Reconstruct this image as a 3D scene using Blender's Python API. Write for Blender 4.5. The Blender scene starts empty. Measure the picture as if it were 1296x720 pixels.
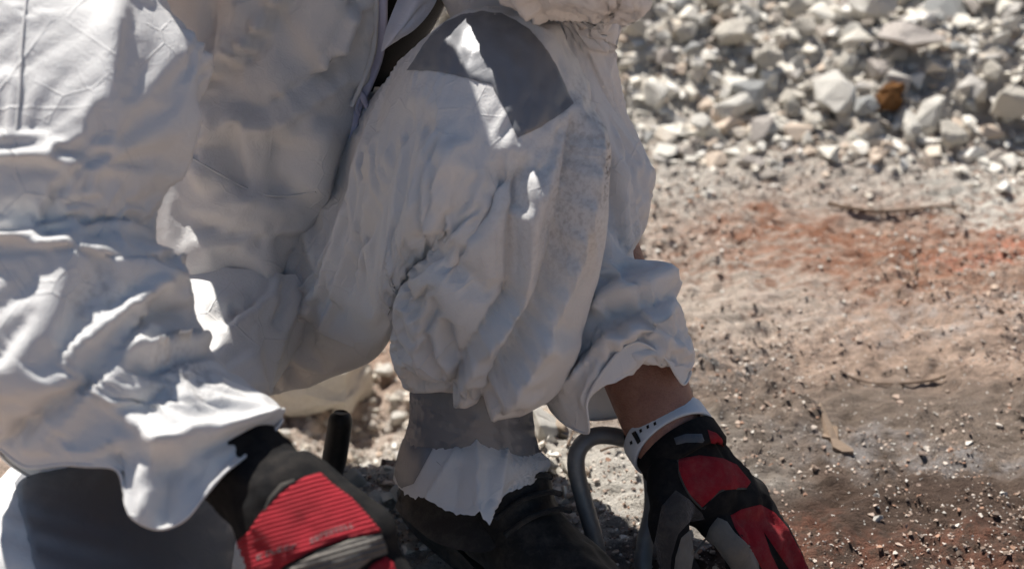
import bpy, bmesh, math, random
import numpy as np
from mathutils import Vector, Matrix
from mathutils.bvhtree import BVHTree
from mathutils.geometry import delaunay_2d_cdt

R = math.radians
rng = np.random.default_rng(7)
random.seed(7)
SC = bpy.context.scene
COL = SC.collection

# ------------------------------------------------------------------ camera, sky, sun, exposure
CAM = np.array([0.0, 0.0, 0.92]); PITCH = R(30); FPX = 1780.0
cd = bpy.data.cameras.new('camera'); cam = bpy.data.objects.new('camera', cd); COL.objects.link(cam)
cam.location = CAM; cam.rotation_euler = (R(90) - PITCH, 0, 0)
cd.sensor_width = 36; cd.lens = 36 * FPX / 1296; cd.clip_start = 0.02; cd.clip_end = 900
cd.dof.use_dof = True; cd.dof.focus_distance = 1.27; cd.dof.aperture_fstop = 4.2
SC.camera = cam

SUN_AZ, SUN_EL = R(33), R(57)      # azimuth to the left of straight ahead
SUNV = np.array([-math.sin(SUN_AZ) * math.cos(SUN_EL), math.cos(SUN_AZ) * math.cos(SUN_EL), math.sin(SUN_EL)])
world = bpy.data.worlds.new('World'); SC.world = world; world.use_nodes = True
wn = world.node_tree.nodes; wl = world.node_tree.links
bgn = wn['Background']; sky = wn.new('ShaderNodeTexSky'); sky.sky_type = 'NISHITA'; sky.sun_disc = False
sky.sun_elevation = SUN_EL; sky.sun_rotation = -SUN_AZ; sky.altitude = 300; sky.dust_density = 1.0
wl.new(sky.outputs[0], bgn.inputs[0]); bgn.inputs[1].default_value = 0.055
sl = bpy.data.lights.new('sun', 'SUN'); sl.energy = 5.0; sl.angle = R(0.55); sl.color = (1.0, 0.955, 0.89)
sun = bpy.data.objects.new('sun', sl); COL.objects.link(sun)
sun.rotation_euler = Vector(SUNV).to_track_quat('Z', 'Y').to_euler(); sun.location = (0, 0, 3)
SC.view_settings.view_transform = 'Standard'; SC.view_settings.look = 'None'
SC.view_settings.exposure = 0.55; SC.view_settings.gamma = 1.0
SC.render.engine = 'CYCLES'
SC.cycles.use_denoising = True; SC.cycles.use_adaptive_sampling = True; SC.cycles.adaptive_threshold = 0.025
SC.cycles.max_bounces = 6; SC.cycles.diffuse_bounces = 3; SC.cycles.glossy_bounces = 2; SC.cycles.transmission_bounces = 2; SC.cycles.caustics_reflective = False; SC.cycles.caustics_refractive = False

# ------------------------------------------------------------------ geometry helpers
FW = np.array([0, math.cos(PITCH), -math.sin(PITCH)]); UP = np.array([0, math.sin(PITCH), math.cos(PITCH)]); RT = np.array([1.0, 0, 0])

def at(px, py, w):
    """real place of a point seen at (px, py) standing w metres away along the view axis"""
    return CAM + w * (FW + RT * ((px - 648) / FPX) + UP * ((360 - py) / FPX))

def proj(P):
    d = P - CAM
    w = d @ FW
    return 648 + FPX * (d @ RT) / w, 360 - FPX * (d @ UP) / w, w

def on_ground(px, py, z=0.0):
    d = FW + RT * ((px - 648) / FPX) + UP * ((360 - py) / FPX)
    return CAM + d * ((z - CAM[2]) / d[2])

def smooth(a, b, x):
    t = np.clip((x - a) / (b - a), 0, 1); return t * t * (3 - 2 * t)

def _hash(ix, iy, iz, seed):
    n = (ix.astype(np.int64) * 73856093) ^ (iy.astype(np.int64) * 19349663) ^ (iz.astype(np.int64) * 83492791) ^ (seed * 2654435761)
    n &= 0xffffffff
    n = ((n ^ (n >> 15)) * 2246822519) & 0xffffffff
    n = ((n ^ (n >> 13)) * 3266489917) & 0xffffffff
    return ((n ^ (n >> 16)) & 0xffff) / 65535.0 * 2 - 1

def vnoise(P, scale, seed=0):
    Q = np.asarray(P, float) * scale
    I = np.floor(Q).astype(np.int64); f = Q - I; f = f * f * (3 - 2 * f)
    out = 0
    for dx in (0, 1):
        for dy in (0, 1):
            for dz in (0, 1):
                wgt = (f[..., 0] if dx else 1 - f[..., 0]) * (f[..., 1] if dy else 1 - f[..., 1]) * (f[..., 2] if dz else 1 - f[..., 2])
                out = out + wgt * _hash(I[..., 0] + dx, I[..., 1] + dy, I[..., 2] + dz, seed)
    return out

def fbm(P, scale, oct=4, seed=0, gain=0.5):
    a, s = 1.0, 0
    for o in range(oct):
        s = s + a * vnoise(P, scale * 2 ** o, seed + o * 17); a *= gain
    return s

def mesh_obj(name, verts, faces, mat=None, parent=None, smooth_=True, loc=None):
    me = bpy.data.meshes.new(name)
    verts = np.asarray(verts, float)
    if loc is not None: verts = verts - np.asarray(loc)
    me.from_pydata(verts.tolist(), [], [tuple(int(i) for i in f) for f in faces])
    if mat: me.materials.append(mat)
    me.update()
    if smooth_: me.polygons.foreach_set('use_smooth', [True] * len(me.polygons))
    o = bpy.data.objects.new(name, me); COL.objects.link(o)
    if parent: o.parent = parent
    if loc is not None: o.location = loc
    return o

def grid_faces(nv, nu, closed=True):
    i = np.arange(nv - 1)[:, None]; j = np.arange(nu if closed else nu - 1)[None, :]
    j2 = (j + 1) % nu
    a = i * nu + j; b = i * nu + j2; c = (i + 1) * nu + j2; d = (i + 1) * nu + j
    return np.stack([a, b, c, d], -1).reshape(-1, 4)

def grid_obj(name, P, mat, parent=None, closed=True, flip=False, cap=(False, False)):
    nv, nu, _ = P.shape
    F = grid_faces(nv, nu, closed)
    if flip: F = F[:, ::-1]
    faces = F.tolist(); V = P.reshape(-1, 3)
    if cap[0]: faces.append(list(range(nu)))
    if cap[1]: faces.append([(nv - 1) * nu + k for k in range(nu)][::-1])
    return mesh_obj(name, V, faces, mat, parent)

def catmull(pts, n, closed=False):
    P = np.asarray(pts, float); m = len(P)
    if closed:
        t = np.linspace(0, m, n, endpoint=False); i = np.floor(t).astype(int); f = (t - i)[:, None]
        p0, p1, p2, p3 = P[(i - 1) % m], P[i % m], P[(i + 1) % m], P[(i + 2) % m]
    else:
        t = np.linspace(0, m - 1, n); i = np.minimum(np.floor(t).astype(int), m - 2); f = (t - i)[:, None]
        f = f.reshape((-1,) + (1,) * (P.ndim - 1))
        Pe = np.concatenate([[2 * P[0] - P[1]], P, [2 * P[-1] - P[-2]]])
        p0, p1, p2, p3 = Pe[i], Pe[i + 1], Pe[i + 2], Pe[i + 3]
    if closed: f = f.reshape((-1,) + (1,) * (P.ndim - 1))
    return 0.5 * (2 * p1 + (p2 - p0) * f + (2 * p0 - 5 * p1 + 4 * p2 - p3) * f ** 2 + (3 * p1 - p0 - 3 * p2 + p3) * f ** 3)

def resample(P, n):
    """even spacing along a polyline"""
    d = np.r_[0, np.cumsum(np.linalg.norm(np.diff(P, axis=0), axis=1))]
    t = np.linspace(0, d[-1], n)
    return np.stack([np.interp(t, d, P[:, k]) for k in range(P.shape[1])], 1)

def ring(st, nu):
    """one closed section: ('e', L, R, depth radius[, squareness]) or ('p', [points]);  u=0 at L, then round the near side to R, then back"""
    if st[0] == 'e':
        L, Rr, b = at(*st[1]), at(*st[2]), st[3]
        sq = st[4] if len(st) > 4 else 1.0
        c = (L + Rr) / 2; A = (Rr - L) / 2; an = A / np.linalg.norm(A)
        B = -FW + an * (FW @ an); B = B / np.linalg.norm(B) * b
        t = np.linspace(0, 2 * np.pi, nu, endpoint=False)
        ct, s_ = np.cos(t), np.sin(t)
        return c - np.sign(ct)[:, None] * np.abs(ct)[:, None] ** sq * A + np.sign(s_)[:, None] * np.abs(s_)[:, None] ** sq * B
    pts = np.array([at(*p) for p in st[1]])
    dense = catmull(pts, 400, True)
    return resample(np.concatenate([dense, dense[:1]]), nu + 1)[:-1]

def loft(stations, nv, nu):
    K = np.stack([ring(s, nu) for s in stations])
    D = catmull(K, 40 * len(stations))
    c = D.mean(1); e = np.linalg.norm(np.diff(D, axis=0), axis=2).mean(1)
    d = np.r_[0, np.cumsum(e)]; t = np.linspace(0, d[-1], nv)
    i = np.clip(np.searchsorted(d, t, side='right') - 1, 0, len(d) - 2); f = ((t - d[i]) / np.maximum(d[i + 1] - d[i], 1e-9))[:, None, None]
    return D[i] * (1 - f) + D[i + 1] * f

def gnormals(P, closed=True):
    if closed: du = np.roll(P, -1, 1) - np.roll(P, 1, 1)
    else: du = np.gradient(P, axis=1)
    dv = np.gradient(P, axis=0)
    N = np.cross(du, dv); N /= np.maximum(np.linalg.norm(N, axis=2, keepdims=True), 1e-12)
    if closed:
        out = ((P - P.mean(1, keepdims=True)) * N).sum(-1).mean()
        if out < 0: N = -N
    elif (N * (CAM - P)).sum(-1).mean() < 0: N = -N
    return N

def poly_dist(px, py, poly):
    """distance, side and arc position of pixels against an image polyline used as a fold line"""
    poly = np.asarray(poly, float)
    best = np.full(px.shape, 1e9); side = np.zeros(px.shape); sarc = np.zeros(px.shape)
    seg = np.diff(poly, axis=0); ln = np.linalg.norm(seg, axis=1); cum = np.r_[0, np.cumsum(ln)]
    for k in range(len(seg)):
        t = np.clip(((px - poly[k, 0]) * seg[k, 0] + (py - poly[k, 1]) * seg[k, 1]) / ln[k] ** 2, 0, 1)
        dx = px - poly[k, 0] - t * seg[k, 0]; dy = py - poly[k, 1] - t * seg[k, 1]
        d = np.hypot(dx, dy); m = d < best
        best = np.where(m, d, best)
        sd = np.sign(seg[k, 0] * (py - poly[k, 1]) - seg[k, 1] * (px - poly[k, 0]))
        side = np.where(m, sd, side); sarc = np.where(m, (cum[k] + t * ln[k]) / cum[-1], sarc)
    return best, side, sarc

def folds(P, FL, closed=True, seed=0):
    """raise ridges, valleys and overlapping pleats on a cloth surface along fold lines"""
    N = gnormals(P, closed)
    for _ in range(10):
        N = N + np.roll(N, 1, 1) + np.roll(N, -1, 1) if closed else N
        N[1:-1] = N[1:-1] + .5 * N[2:] + .5 * N[:-2]
        N /= np.maximum(np.linalg.norm(N, axis=2, keepdims=True), 1e-9)
    for f in FL:
        kind, h, w, poly = f[0], f[1], f[2], f[3]
        ends = f[4] if len(f) > 4 else (0, 0)
        px, py, _ = proj(P)
        V = CAM - P; V /= np.linalg.norm(V, axis=2, keepdims=True)
        face = smooth(-0.05, 0.35, (N * V).sum(-1))
        n = max(8, len(poly) * 6)
        pl = catmull([(float(a), float(b)) for a, b in poly], n)
        jx = vnoise(P, 11, seed + 3) * w * 0.3
        d, sd, s = poly_dist(px + jx, py + jx, pl)
        ta = np.ones_like(s)
        if not ends[0]: ta = ta * smooth(0, 0.22, s)
        if not ends[1]: ta = ta * smooth(0, 0.22, 1 - s)
        q = d / w
        if kind == 'r': pr = np.exp(-1.9 * (np.sqrt(q * q + 0.006) - 0.077))
        elif kind == 'v': pr = -np.exp(-1.9 * (np.sqrt(q * q + 0.006) - 0.077))
        elif kind == 'b': pr = np.exp(-1.5 * (np.sqrt(q * q + .06) - .245))
        elif kind == 'd': pr = -np.exp(-1.5 * (np.sqrt(q * q + .06) - .245))
        else:  # 's' pleat: the side to the right of the travel direction lies on top
            x = q * sd
            pr = np.where(x > -0.12, smooth(-0.12, 0.1, x) * np.exp(-np.maximum(x, 0) * 1.6), 0) - 0.45 * np.exp(-np.maximum(-x - .1, 0) * 3.5) * (x <= .0)
        P = P + N * (face * h * pr * ta)[..., None]
    return P

def drape(P, axis, amp, wave, stretch_=.22, seed=0, closed=True):
    """long soft creases that run along an axis, with sharp crests and broad troughs"""
    a = np.asarray(axis, float); a /= np.linalg.norm(a)
    N = gnormals(P, closed)
    for _ in range(6):
        if closed: N = N + np.roll(N, 1, 1) + np.roll(N, -1, 1)
        N[1:-1] = N[1:-1] + .5 * N[2:] + .5 * N[:-2]
        N /= np.maximum(np.linalg.norm(N, axis=2, keepdims=True), 1e-9)
    W = P + .02 * np.stack([vnoise(P, 9, seed + q) for q in (1, 2, 3)], -1)
    Q = W - (W @ a)[..., None] * a * (1 - stretch_)
    n1 = vnoise(Q, 1 / wave, seed + 5); n2 = vnoise(Q, 2.1 / wave, seed + 6); n3 = vnoise(W, .8 / wave, seed + 7)
    h = (1 - np.abs(n1) * 1.6) * .6 + (1 - np.abs(n2) * 1.6) * .3 * (n3 > 0) * np.abs(n3) * 2 + n3 * .4
    return P + N * (h * amp)[..., None]

def facet(P, spacing, stretch_, shear, off, blend, seed=0, closed=True, round_=2, mask=None):
    """stiff papery cloth: rebuild the surface as flat facets that meet in straight creases, then soften the edges a little"""
    r = np.random.default_rng(seed); nv, nu, _ = P.shape
    lu = np.linalg.norm((np.roll(P, -1, 1) - P) if closed else np.diff(P, axis=1), axis=2).mean()
    lv = np.linalg.norm(np.diff(P, axis=0), axis=2).mean()
    W, H = lu * nu, lv * (nv - 1)
    N = gnormals(P, closed)
    for _ in range(4):
        if closed: N = N + np.roll(N, 1, 1) + np.roll(N, -1, 1)
        N[1:-1] = N[1:-1] + .5 * N[2:] + .5 * N[:-2]
        N /= np.maximum(np.linalg.norm(N, axis=2, keepdims=True), 1e-9)
    B_ = P.copy()
    for _ in range(10):
        B_[1:-1] = .5 * B_[1:-1] + .25 * (B_[2:] + B_[:-2])
        if closed: B_ = .5 * B_ + .25 * (np.roll(B_, 1, 1) + np.roll(B_, -1, 1))
    K_ = np.linalg.norm(P - B_, axis=2); K_ = np.clip(K_ / (np.percentile(K_, 93) + 1e-9), 0, 1)
    n = int((7 if spacing > .02 else 3.5) * W * H / (spacing * spacing * stretch_))
    s = np.stack([r.uniform(0, W * .9999, n), r.uniform(0, H, n)], 1)
    kc = K_[np.clip((s[:, 1] / lv).astype(int), 0, nv - 1), np.clip((s[:, 0] / lu).astype(int), 0, nu - 1)]
    o_ = np.argsort(-(kc + r.uniform(0, .25, n))); s, kc = s[o_], kc[o_]
    rad = spacing * (1 - .68 * kc)
    keep = np.zeros(n, bool); KX = np.empty((0, 2))              # crests and valleys first, then the open cloth
    for i in range(n):
        if len(KX):
            dx = np.abs(KX[:, 0] - s[i, 0])
            if closed: dx = np.minimum(dx, W - dx)
            if np.min(dx ** 2 + ((KX[:, 1] - s[i, 1]) / stretch_) ** 2) < rad[i] ** 2: continue
        keep[i] = True; KX = np.concatenate([KX, s[i:i + 1]])
    s = s[keep]
    m = max(4, int(W / spacing))
    eu = np.linspace(0, W, m, endpoint=not closed)
    s = np.concatenate([s[(s[:, 1] > spacing * .6) & (s[:, 1] < H - spacing * .6)], np.stack([eu, eu * 0], 1), np.stack([eu, eu * 0 + H], 1)])
    o = r.normal(0, off, len(s)); edge = (s[:, 1] < 1e-6) | (s[:, 1] > H - 1e-6); o[edge] *= .5
    if closed: S = np.concatenate([s, s + (W, 0), s - (W, 0)]); O = np.tile(o, 3)
    else:
        ev = np.linspace(0, H, max(3, int(H / spacing / stretch_)))[1:-1]
        s = np.concatenate([s, np.stack([ev * 0, ev], 1), np.stack([ev * 0 + W, ev], 1)]); o = np.r_[o, np.zeros(2 * len(ev))]; S, O = s, o
    ju, jv = S[:, 0] / lu, S[:, 1] / lv
    iu = np.round(ju).astype(int); iv = np.clip(np.round(jv).astype(int), 0, nv - 1)
    iu_ = iu % nu if closed else np.clip(iu, 0, nu - 1)
    Sp = P[iv, iu_] + N[iv, iu_] * O[:, None]
    T = [(float(a + shear * b), float(b / stretch_)) for a, b in S]
    co, ed, fa, vo, *_ = delaunay_2d_cdt([Vector(t) for t in T], [], [], 0, 1e-7)
    src = [v[0] if v else 0 for v in vo]
    Q = P.copy()
    for f in fa:
        a, b, c = (src[i] for i in f[:3])
        A_, B_, C_ = ((iu[k], iv[k]) for k in (a, b, c))
        u0, u1 = min(A_[0], B_[0], C_[0]), max(A_[0], B_[0], C_[0]); v0, v1 = min(A_[1], B_[1], C_[1]), max(A_[1], B_[1], C_[1])
        if u1 < 0 or u0 >= nu: continue
        u0, u1 = max(u0, 0), min(u1, nu - 1)
        den = (B_[1] - C_[1]) * (A_[0] - C_[0]) + (C_[0] - B_[0]) * (A_[1] - C_[1])
        if den == 0: continue
        gu, gv = np.meshgrid(np.arange(u0, u1 + 1), np.arange(v0, v1 + 1))
        w1 = ((B_[1] - C_[1]) * (gu - C_[0]) + (C_[0] - B_[0]) * (gv - C_[1])) / den
        w2 = ((C_[1] - A_[1]) * (gu - C_[0]) + (A_[0] - C_[0]) * (gv - C_[1])) / den
        w3 = 1 - w1 - w2; ok = (w1 > -1e-6) & (w2 > -1e-6) & (w3 > -1e-6)
        if not ok.any(): continue
        Q[gv[ok], gu[ok]] = w1[ok][:, None] * Sp[a] + w2[ok][:, None] * Sp[b] + w3[ok][:, None] * Sp[c]
    B = blend if mask is None else blend * mask[..., None]
    Q = P + (Q - P) * B
    for _ in range(round_):
        L = Q.copy()
        L[1:-1] = .5 * Q[1:-1] + .25 * (Q[2:] + Q[:-2])
        if closed: L = .5 * L + .25 * (np.roll(L, 1, 1) + np.roll(L, -1, 1))
        Q = L
    return Q

def creases(P, n, length, w, h, axis, seed=0, closed=True, spread=.6):
    """short straight sharp creases pressed into the cloth, mostly along one direction"""
    r = np.random.default_rng(seed); N = gnormals(P, closed); a = np.asarray(axis, float); a /= np.linalg.norm(a)
    nv, nu, _ = P.shape; D = np.zeros((nv, nu)); warp = P + .006 * np.stack([vnoise(P, 25, seed + q) for q in (1, 2, 3)], -1)
    for _ in range(n):
        i, j = r.integers(nv), r.integers(nu); c = warp[i, j]
        t = a + r.normal(size=3) * spread; t -= N[i, j] * (t @ N[i, j]); t /= np.linalg.norm(t)
        q = warp - c; al = q @ t; pe = np.linalg.norm(q - al[..., None] * t, axis=2)
        L = length * r.uniform(.4, 1.5); ww = w * r.uniform(.5, 1.6)
        s_ = r.choice((-1, 1, 1)); hh = h * r.uniform(.4, 1.3) * min(1.0, ww / w)
        D += s_ * hh * np.exp(-pe / ww) * smooth(1, .2, np.abs(al) / L) * (np.abs((q * N[i, j]).sum(-1)) < .05)
    return P + N * D[..., None]

def crumple(P, gu, gv, iters, attach, bend, seed, amp=0.0015, scale=60, closed=True, pin=(True, True)):
    """relax the cloth with surplus length so that it buckles by itself"""
    P0 = P.copy(); nv, nu, _ = P.shape
    N = gnormals(P, closed)
    cu = np.linalg.norm((np.roll(P, -1, 1) - P) if closed else np.gradient(P, axis=1), axis=2); cv = np.linalg.norm(np.gradient(P, axis=0), axis=2)
    cs = np.minimum(cu, cv); cs = np.minimum(cs, np.roll(cs, 1, 0)); cs = np.minimum(cs, np.roll(cs, -1, 0))
    calm = smooth(.3, .9, cs / np.median(cs))
    X = P + N * (amp * calm * fbm(P, scale, 3, seed))[..., None]
    G = np.clip(0.5 + 0.9 * fbm(P, 14, 2, seed + 50), 0, 1.4)
    gu = gu * G * calm; gv = gv * G * calm
    cons = []
    def add(di, dj, stiff):
        A = P0[:nv - di] if di else P0
        if closed: B = np.roll(P0, -dj, 1)[di:] if di else np.roll(P0, -dj, 1)
        else:
            if dj > 0: A = A[:, :nu - dj]; B = (P0[di:] if di else P0)[:, dj:]
            elif dj < 0: A = A[:, -dj:]; B = (P0[di:] if di else P0)[:, :nu + dj]
            else: B = P0[di:] if di else P0
        L = np.linalg.norm(B - A, axis=2)
        ga = gv if di and not dj else gu if dj and not di else (gu + gv) / 2
        sl = ga[:nv - di] if di else ga
        if not closed:
            if dj > 0: sl = sl[:, :nu - dj]
            elif dj < 0: sl = sl[:, -dj:]
        cons.append((di, dj, L * (1 + sl), stiff))
    add(0, 1, .3); add(1, 0, .3); add(1, 1, .14); add(1, -1, .14); add(0, 2, bend); add(2, 0, bend)
    free = np.ones((nv, nu, 1))
    if pin[0]: free[:2] = 0
    if pin[1]: free[-2:] = 0
    for it in range(iters):
        acc = np.zeros_like(X)
        for di, dj, L, st in cons:
            if closed:
                A = X[:nv - di] if di else X
                B = np.roll(X, -dj, 1); B = B[di:] if di else B
                D = B - A; l = np.sqrt((D * D).sum(-1)) + 1e-12
                C = D * (st * (1 - L / l))[..., None]
                if di: acc[:nv - di] += C; T = np.zeros_like(X); T[di:] = C; acc -= np.roll(T, dj, 1)
                else: acc += C; acc -= np.roll(C, dj, 1)
            else:
                r0, r1 = slice(0, nv - di), slice(di, nv)
                c0, c1 = (slice(0, nu - dj), slice(dj, nu)) if dj >= 0 else (slice(-dj, nu), slice(0, nu + dj))
                D = X[r1, c1] - X[r0, c0]; l = np.sqrt((D * D).sum(-1)) + 1e-12
                C = D * (st * (1 - L / l))[..., None]
                acc[r0, c0] += C; acc[r1, c1] -= C
        X = X + (acc + attach * (P0 - X)) * free
    return X

def simulate(P, Q, grow, frames, bend=1.5, stiff=60, gravity=1.0, quality=4, pins=(3, 3), friction=8, rad=0):
    """drape real cloth P, cut a little too large, over the padded limb Q; returns the settled cloth"""
    nv, nu, _ = P.shape
    o = grid_obj('cloth', P, None); vg = o.vertex_groups.new(name='pin')
    ids = list(range(pins[0] * nu)) + list(range((nv - pins[1]) * nu, nv * nu))
    vg.add(ids, 1.0, 'REPLACE')
    c = o.modifiers.new('c', 'CLOTH'); st = c.settings
    if rad:                                                     # the cut pattern: wider round than the limb
        o.shape_key_add(name='Basis'); kb = o.shape_key_add(name='pattern')
        cc = P.mean(1, keepdims=True); kb.data.foreach_set('co', (cc + (P - cc) * (1 + rad)).ravel()); st.rest_shape_key = kb
    st.quality = quality; st.mass = .12; st.air_damping = 2.0
    st.tension_stiffness = st.compression_stiffness = stiff; st.shear_stiffness = stiff * .4; st.bending_stiffness = bend
    st.tension_damping = st.compression_damping = st.shear_damping = 10; st.bending_damping = 1
    st.vertex_group_mass = 'pin'; st.shrink_min = st.shrink_max = -grow; st.effector_weights.gravity = gravity
    cs = c.collision_settings; cs.use_collision = True; cs.distance_min = .003; cs.collision_quality = 2; cs.use_self_collision = False
    V = Q.reshape(-1, 3); Fq = grid_faces(*Q.shape[:2]); m = V.mean(0); a, b, d, e = (V[Fq[:, i]] - m for i in range(4))
    vol = (a * np.cross(b, d)).sum() + (a * np.cross(d, e)).sum()
    q = grid_obj('padding', Q, None, flip=bool(vol < 0)); q.modifiers.new('k', 'COLLISION'); q.collision.thickness_outer = .003; q.collision.cloth_friction = friction
    c.point_cache.frame_start = 1; c.point_cache.frame_end = frames; SC.frame_start = 1; SC.frame_end = frames
    for f in range(1, frames + 1): SC.frame_set(f)
    me = o.evaluated_get(bpy.context.evaluated_depsgraph_get()).to_mesh()
    X = np.empty(len(me.vertices) * 3); me.vertices.foreach_get('co', X)
    bpy.data.objects.remove(q); bpy.data.objects.remove(o); SC.frame_set(1)
    return X.reshape(nv, nu, 3)

def up2(P, closed=True):
    """double the resolution"""
    nv, nu, _ = P.shape
    Q = catmull(P, 2 * nv - 1)
    QT = np.swapaxes(Q, 0, 1)
    QT = catmull(QT, 2 * nu, True) if closed else catmull(QT, 2 * nu - 1)
    return np.swapaxes(QT, 0, 1)

def bvh_of(*objs):
    V, Fc = [], []
    for o in objs:
        b = len(V); V += [o.matrix_world @ v.co for v in o.data.vertices]
        Fc += [[b + i for i in p.vertices] for p in o.data.polygons]
    return BVHTree.FromPolygons(V, Fc)

def patch(name, poly, tree, off, mat, parent, step=5.0, closed=True, wig=0.0, uvdir=None):
    """a piece of material laid on a surface: outline on the surface, its own thickness"""
    pl = np.asarray(poly, float)
    if closed: pl = np.concatenate([pl, pl[:1]])
    n = int(np.linalg.norm(np.diff(pl, axis=0), axis=1).sum() / step)
    b = []
    for k in range(len(pl) - 1):
        m = max(1, int(np.linalg.norm(pl[k + 1] - pl[k]) / step))
        for q in range(m): b.append(pl[k] + (pl[k + 1] - pl[k]) * q / m)
    b = np.array(b); nb = len(b)
    if wig: b = b + np.stack([vnoise(np.c_[b, b[:, :1] * 0], .12, 5), vnoise(np.c_[b, b[:, :1] * 0], .12, 9)], 1) * wig
    x0, y0 = b.min(0); x1, y1 = b.max(0)
    gx, gy = np.meshgrid(np.arange(x0, x1, step), np.arange(y0, y1, step))
    g = np.stack([gx.ravel(), gy.ravel()], 1) + rng.uniform(-.2, .2, (gx.size, 2)) * step
    inside = np.zeros(len(g), bool)
    xa, ya = b[:, 0], b[:, 1]; xb, yb = np.roll(xa, -1), np.roll(ya, -1)
    for k in range(nb):
        c = (ya[k] > g[:, 1]) != (yb[k] > g[:, 1])
        inside ^= c & (g[:, 0] < (xb[k] - xa[k]) * (g[:, 1] - ya[k]) / (yb[k] - ya[k] + 1e-12) + xa[k])
    g = g[inside]
    dd = np.min(np.hypot(g[:, None, 0] - b[None, :, 0], g[:, None, 1] - b[None, :, 1]), 1)
    g = g[dd > step * .55]
    allp = np.concatenate([b, g])
    co, ed, fa, *_ = delaunay_2d_cdt([Vector(p) for p in allp.tolist()], [(k, (k + 1) % nb) for k in range(nb)], [], 1, 1e-4)
    V = []; lastw = 1.2
    cv = Vector(CAM)
    for i, p in enumerate(co):
        d = Vector(at(p[0], p[1], 1.0) - CAM)
        hit, nrm, _, dist = tree.ray_cast(cv, d.normalized())
        if hit is None:
            hit, nrm, _, dist = tree.find_nearest(Vector(at(p[0], p[1], lastw)))
        else: lastw = (hit - cv).dot(Vector(FW))
        if nrm.dot(d) > 0: nrm = -nrm
        V.append(hit + nrm * (off if i >= nb else off * .35))
    W = np.array(V)
    faces = []
    for f in fa:
        a, b_, c = (W[i] for i in f[:3])
        nr = np.cross(b_ - a, c - a)
        faces.append(f if nr @ (CAM - a) > 0 else f[::-1])
    return mesh_obj(name, W, faces, mat, parent)

def capsule(bm, a, b, ra, rb, n=14, flat=None):
    """tapered capsule; flat=(axis, factor) squashes it across that axis"""
    a, b = Vector(a), Vector(b); ax = (b - a); L = ax.length; ax.normalize()
    q = ax.to_track_quat('Z', 'Y').to_matrix()
    rings = []
    m = 5
    for k in range(m + 1): t = -math.pi / 2 + k * math.pi / 2 / m; rings.append((a + ax * (math.sin(t) * ra), math.cos(t) * ra))
    for k in range(m + 1): t = k * math.pi / 2 / m; rings.append((b + ax * (math.sin(t) * rb), math.cos(t) * rb))
    prev = None
    for c, r in rings:
        r = max(r, 1e-4); cur = []
        for j in range(n):
            th = 2 * math.pi * j / n
            o = q @ Vector((math.cos(th) * r, math.sin(th) * r, 0))
            if flat: f = Vector(flat[0]); o -= f * (o.dot(f)) * (1 - flat[1])
            cur.append(bm.verts.new(c + o))
        if prev:
            for j in range(n): bm.faces.new((prev[j], prev[(j + 1) % n], cur[(j + 1) % n], cur[j]))
        else: bm.faces.new(cur[::-1])
        prev = cur
    bm.faces.new(prev)

def fuse(name, caps, voxel, mat, parent=None, sm=6):
    """one continuous skin round a set of tapered limbs"""
    bm = bmesh.new()
    for c in caps: capsule(bm, *c[:4], flat=c[4] if len(c) > 4 else None)
    bmesh.ops.recalc_face_normals(bm, faces=bm.faces)
    me = bpy.data.meshes.new(name); bm.to_mesh(me); bm.free()
    t = bpy.data.objects.new('tmp', me); COL.objects.link(t)
    r = t.modifiers.new('r', 'REMESH'); r.mode = 'VOXEL'; r.voxel_size = voxel
    s = t.modifiers.new('s', 'SMOOTH'); s.iterations = sm; s.factor = 0.5
    dg = bpy.context.evaluated_depsgraph_get(); dg.update()
    m2 = bpy.data.meshes.new_from_object(t.evaluated_get(dg)); m2.name = name
    bpy.data.objects.remove(t); bpy.data.meshes.remove(me)
    m2.materials.clear(); m2.materials.append(mat)
    m2.polygons.foreach_set('use_smooth', [True] * len(m2.polygons))
    o = bpy.data.objects.new(name, m2); COL.objects.link(o)
    if parent: o.parent = parent
    return o

def tube(name, pts, rad, mat, parent=None, nu=14, nv=None, cap=True):
    pts = np.asarray(pts, float)
    if nv is None: nv = len(pts) * 6
    C = catmull(pts, nv); rr = np.broadcast_to(np.asarray(rad, float), (len(pts),)) if np.ndim(rad) == 0 else np.asarray(rad, float)
    rr = np.interp(np.linspace(0, 1, nv), np.linspace(0, 1, len(rr)), rr)
    T = np.gradient(C, axis=0); T /= np.linalg.norm(T, axis=1, keepdims=True)
    up = np.array([0.13, 0.31, 0.94]); rows = []
    x = np.cross(T[0], up); x /= np.linalg.norm(x)
    for k in range(nv):
        x = x - T[k] * (x @ T[k]); x /= np.linalg.norm(x); y = np.cross(T[k], x)
        th = np.linspace(0, 2 * np.pi, nu, endpoint=False)
        rows.append(C[k] + rr[k] * (np.cos(th)[:, None] * x + np.sin(th)[:, None] * y))
    return grid_obj(name, np.stack(rows), mat, parent, True, flip=False, cap=(cap, cap))

def empty(name, loc=(0, 0, 0)):
    o = bpy.data.objects.new(name, None); COL.objects.link(o); o.location = loc; o.empty_display_size = .05
    return o

def tag(o, label, cat, group=None):
    o['label'] = label; o['category'] = cat
    if group: o['group'] = group
    return o

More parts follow.
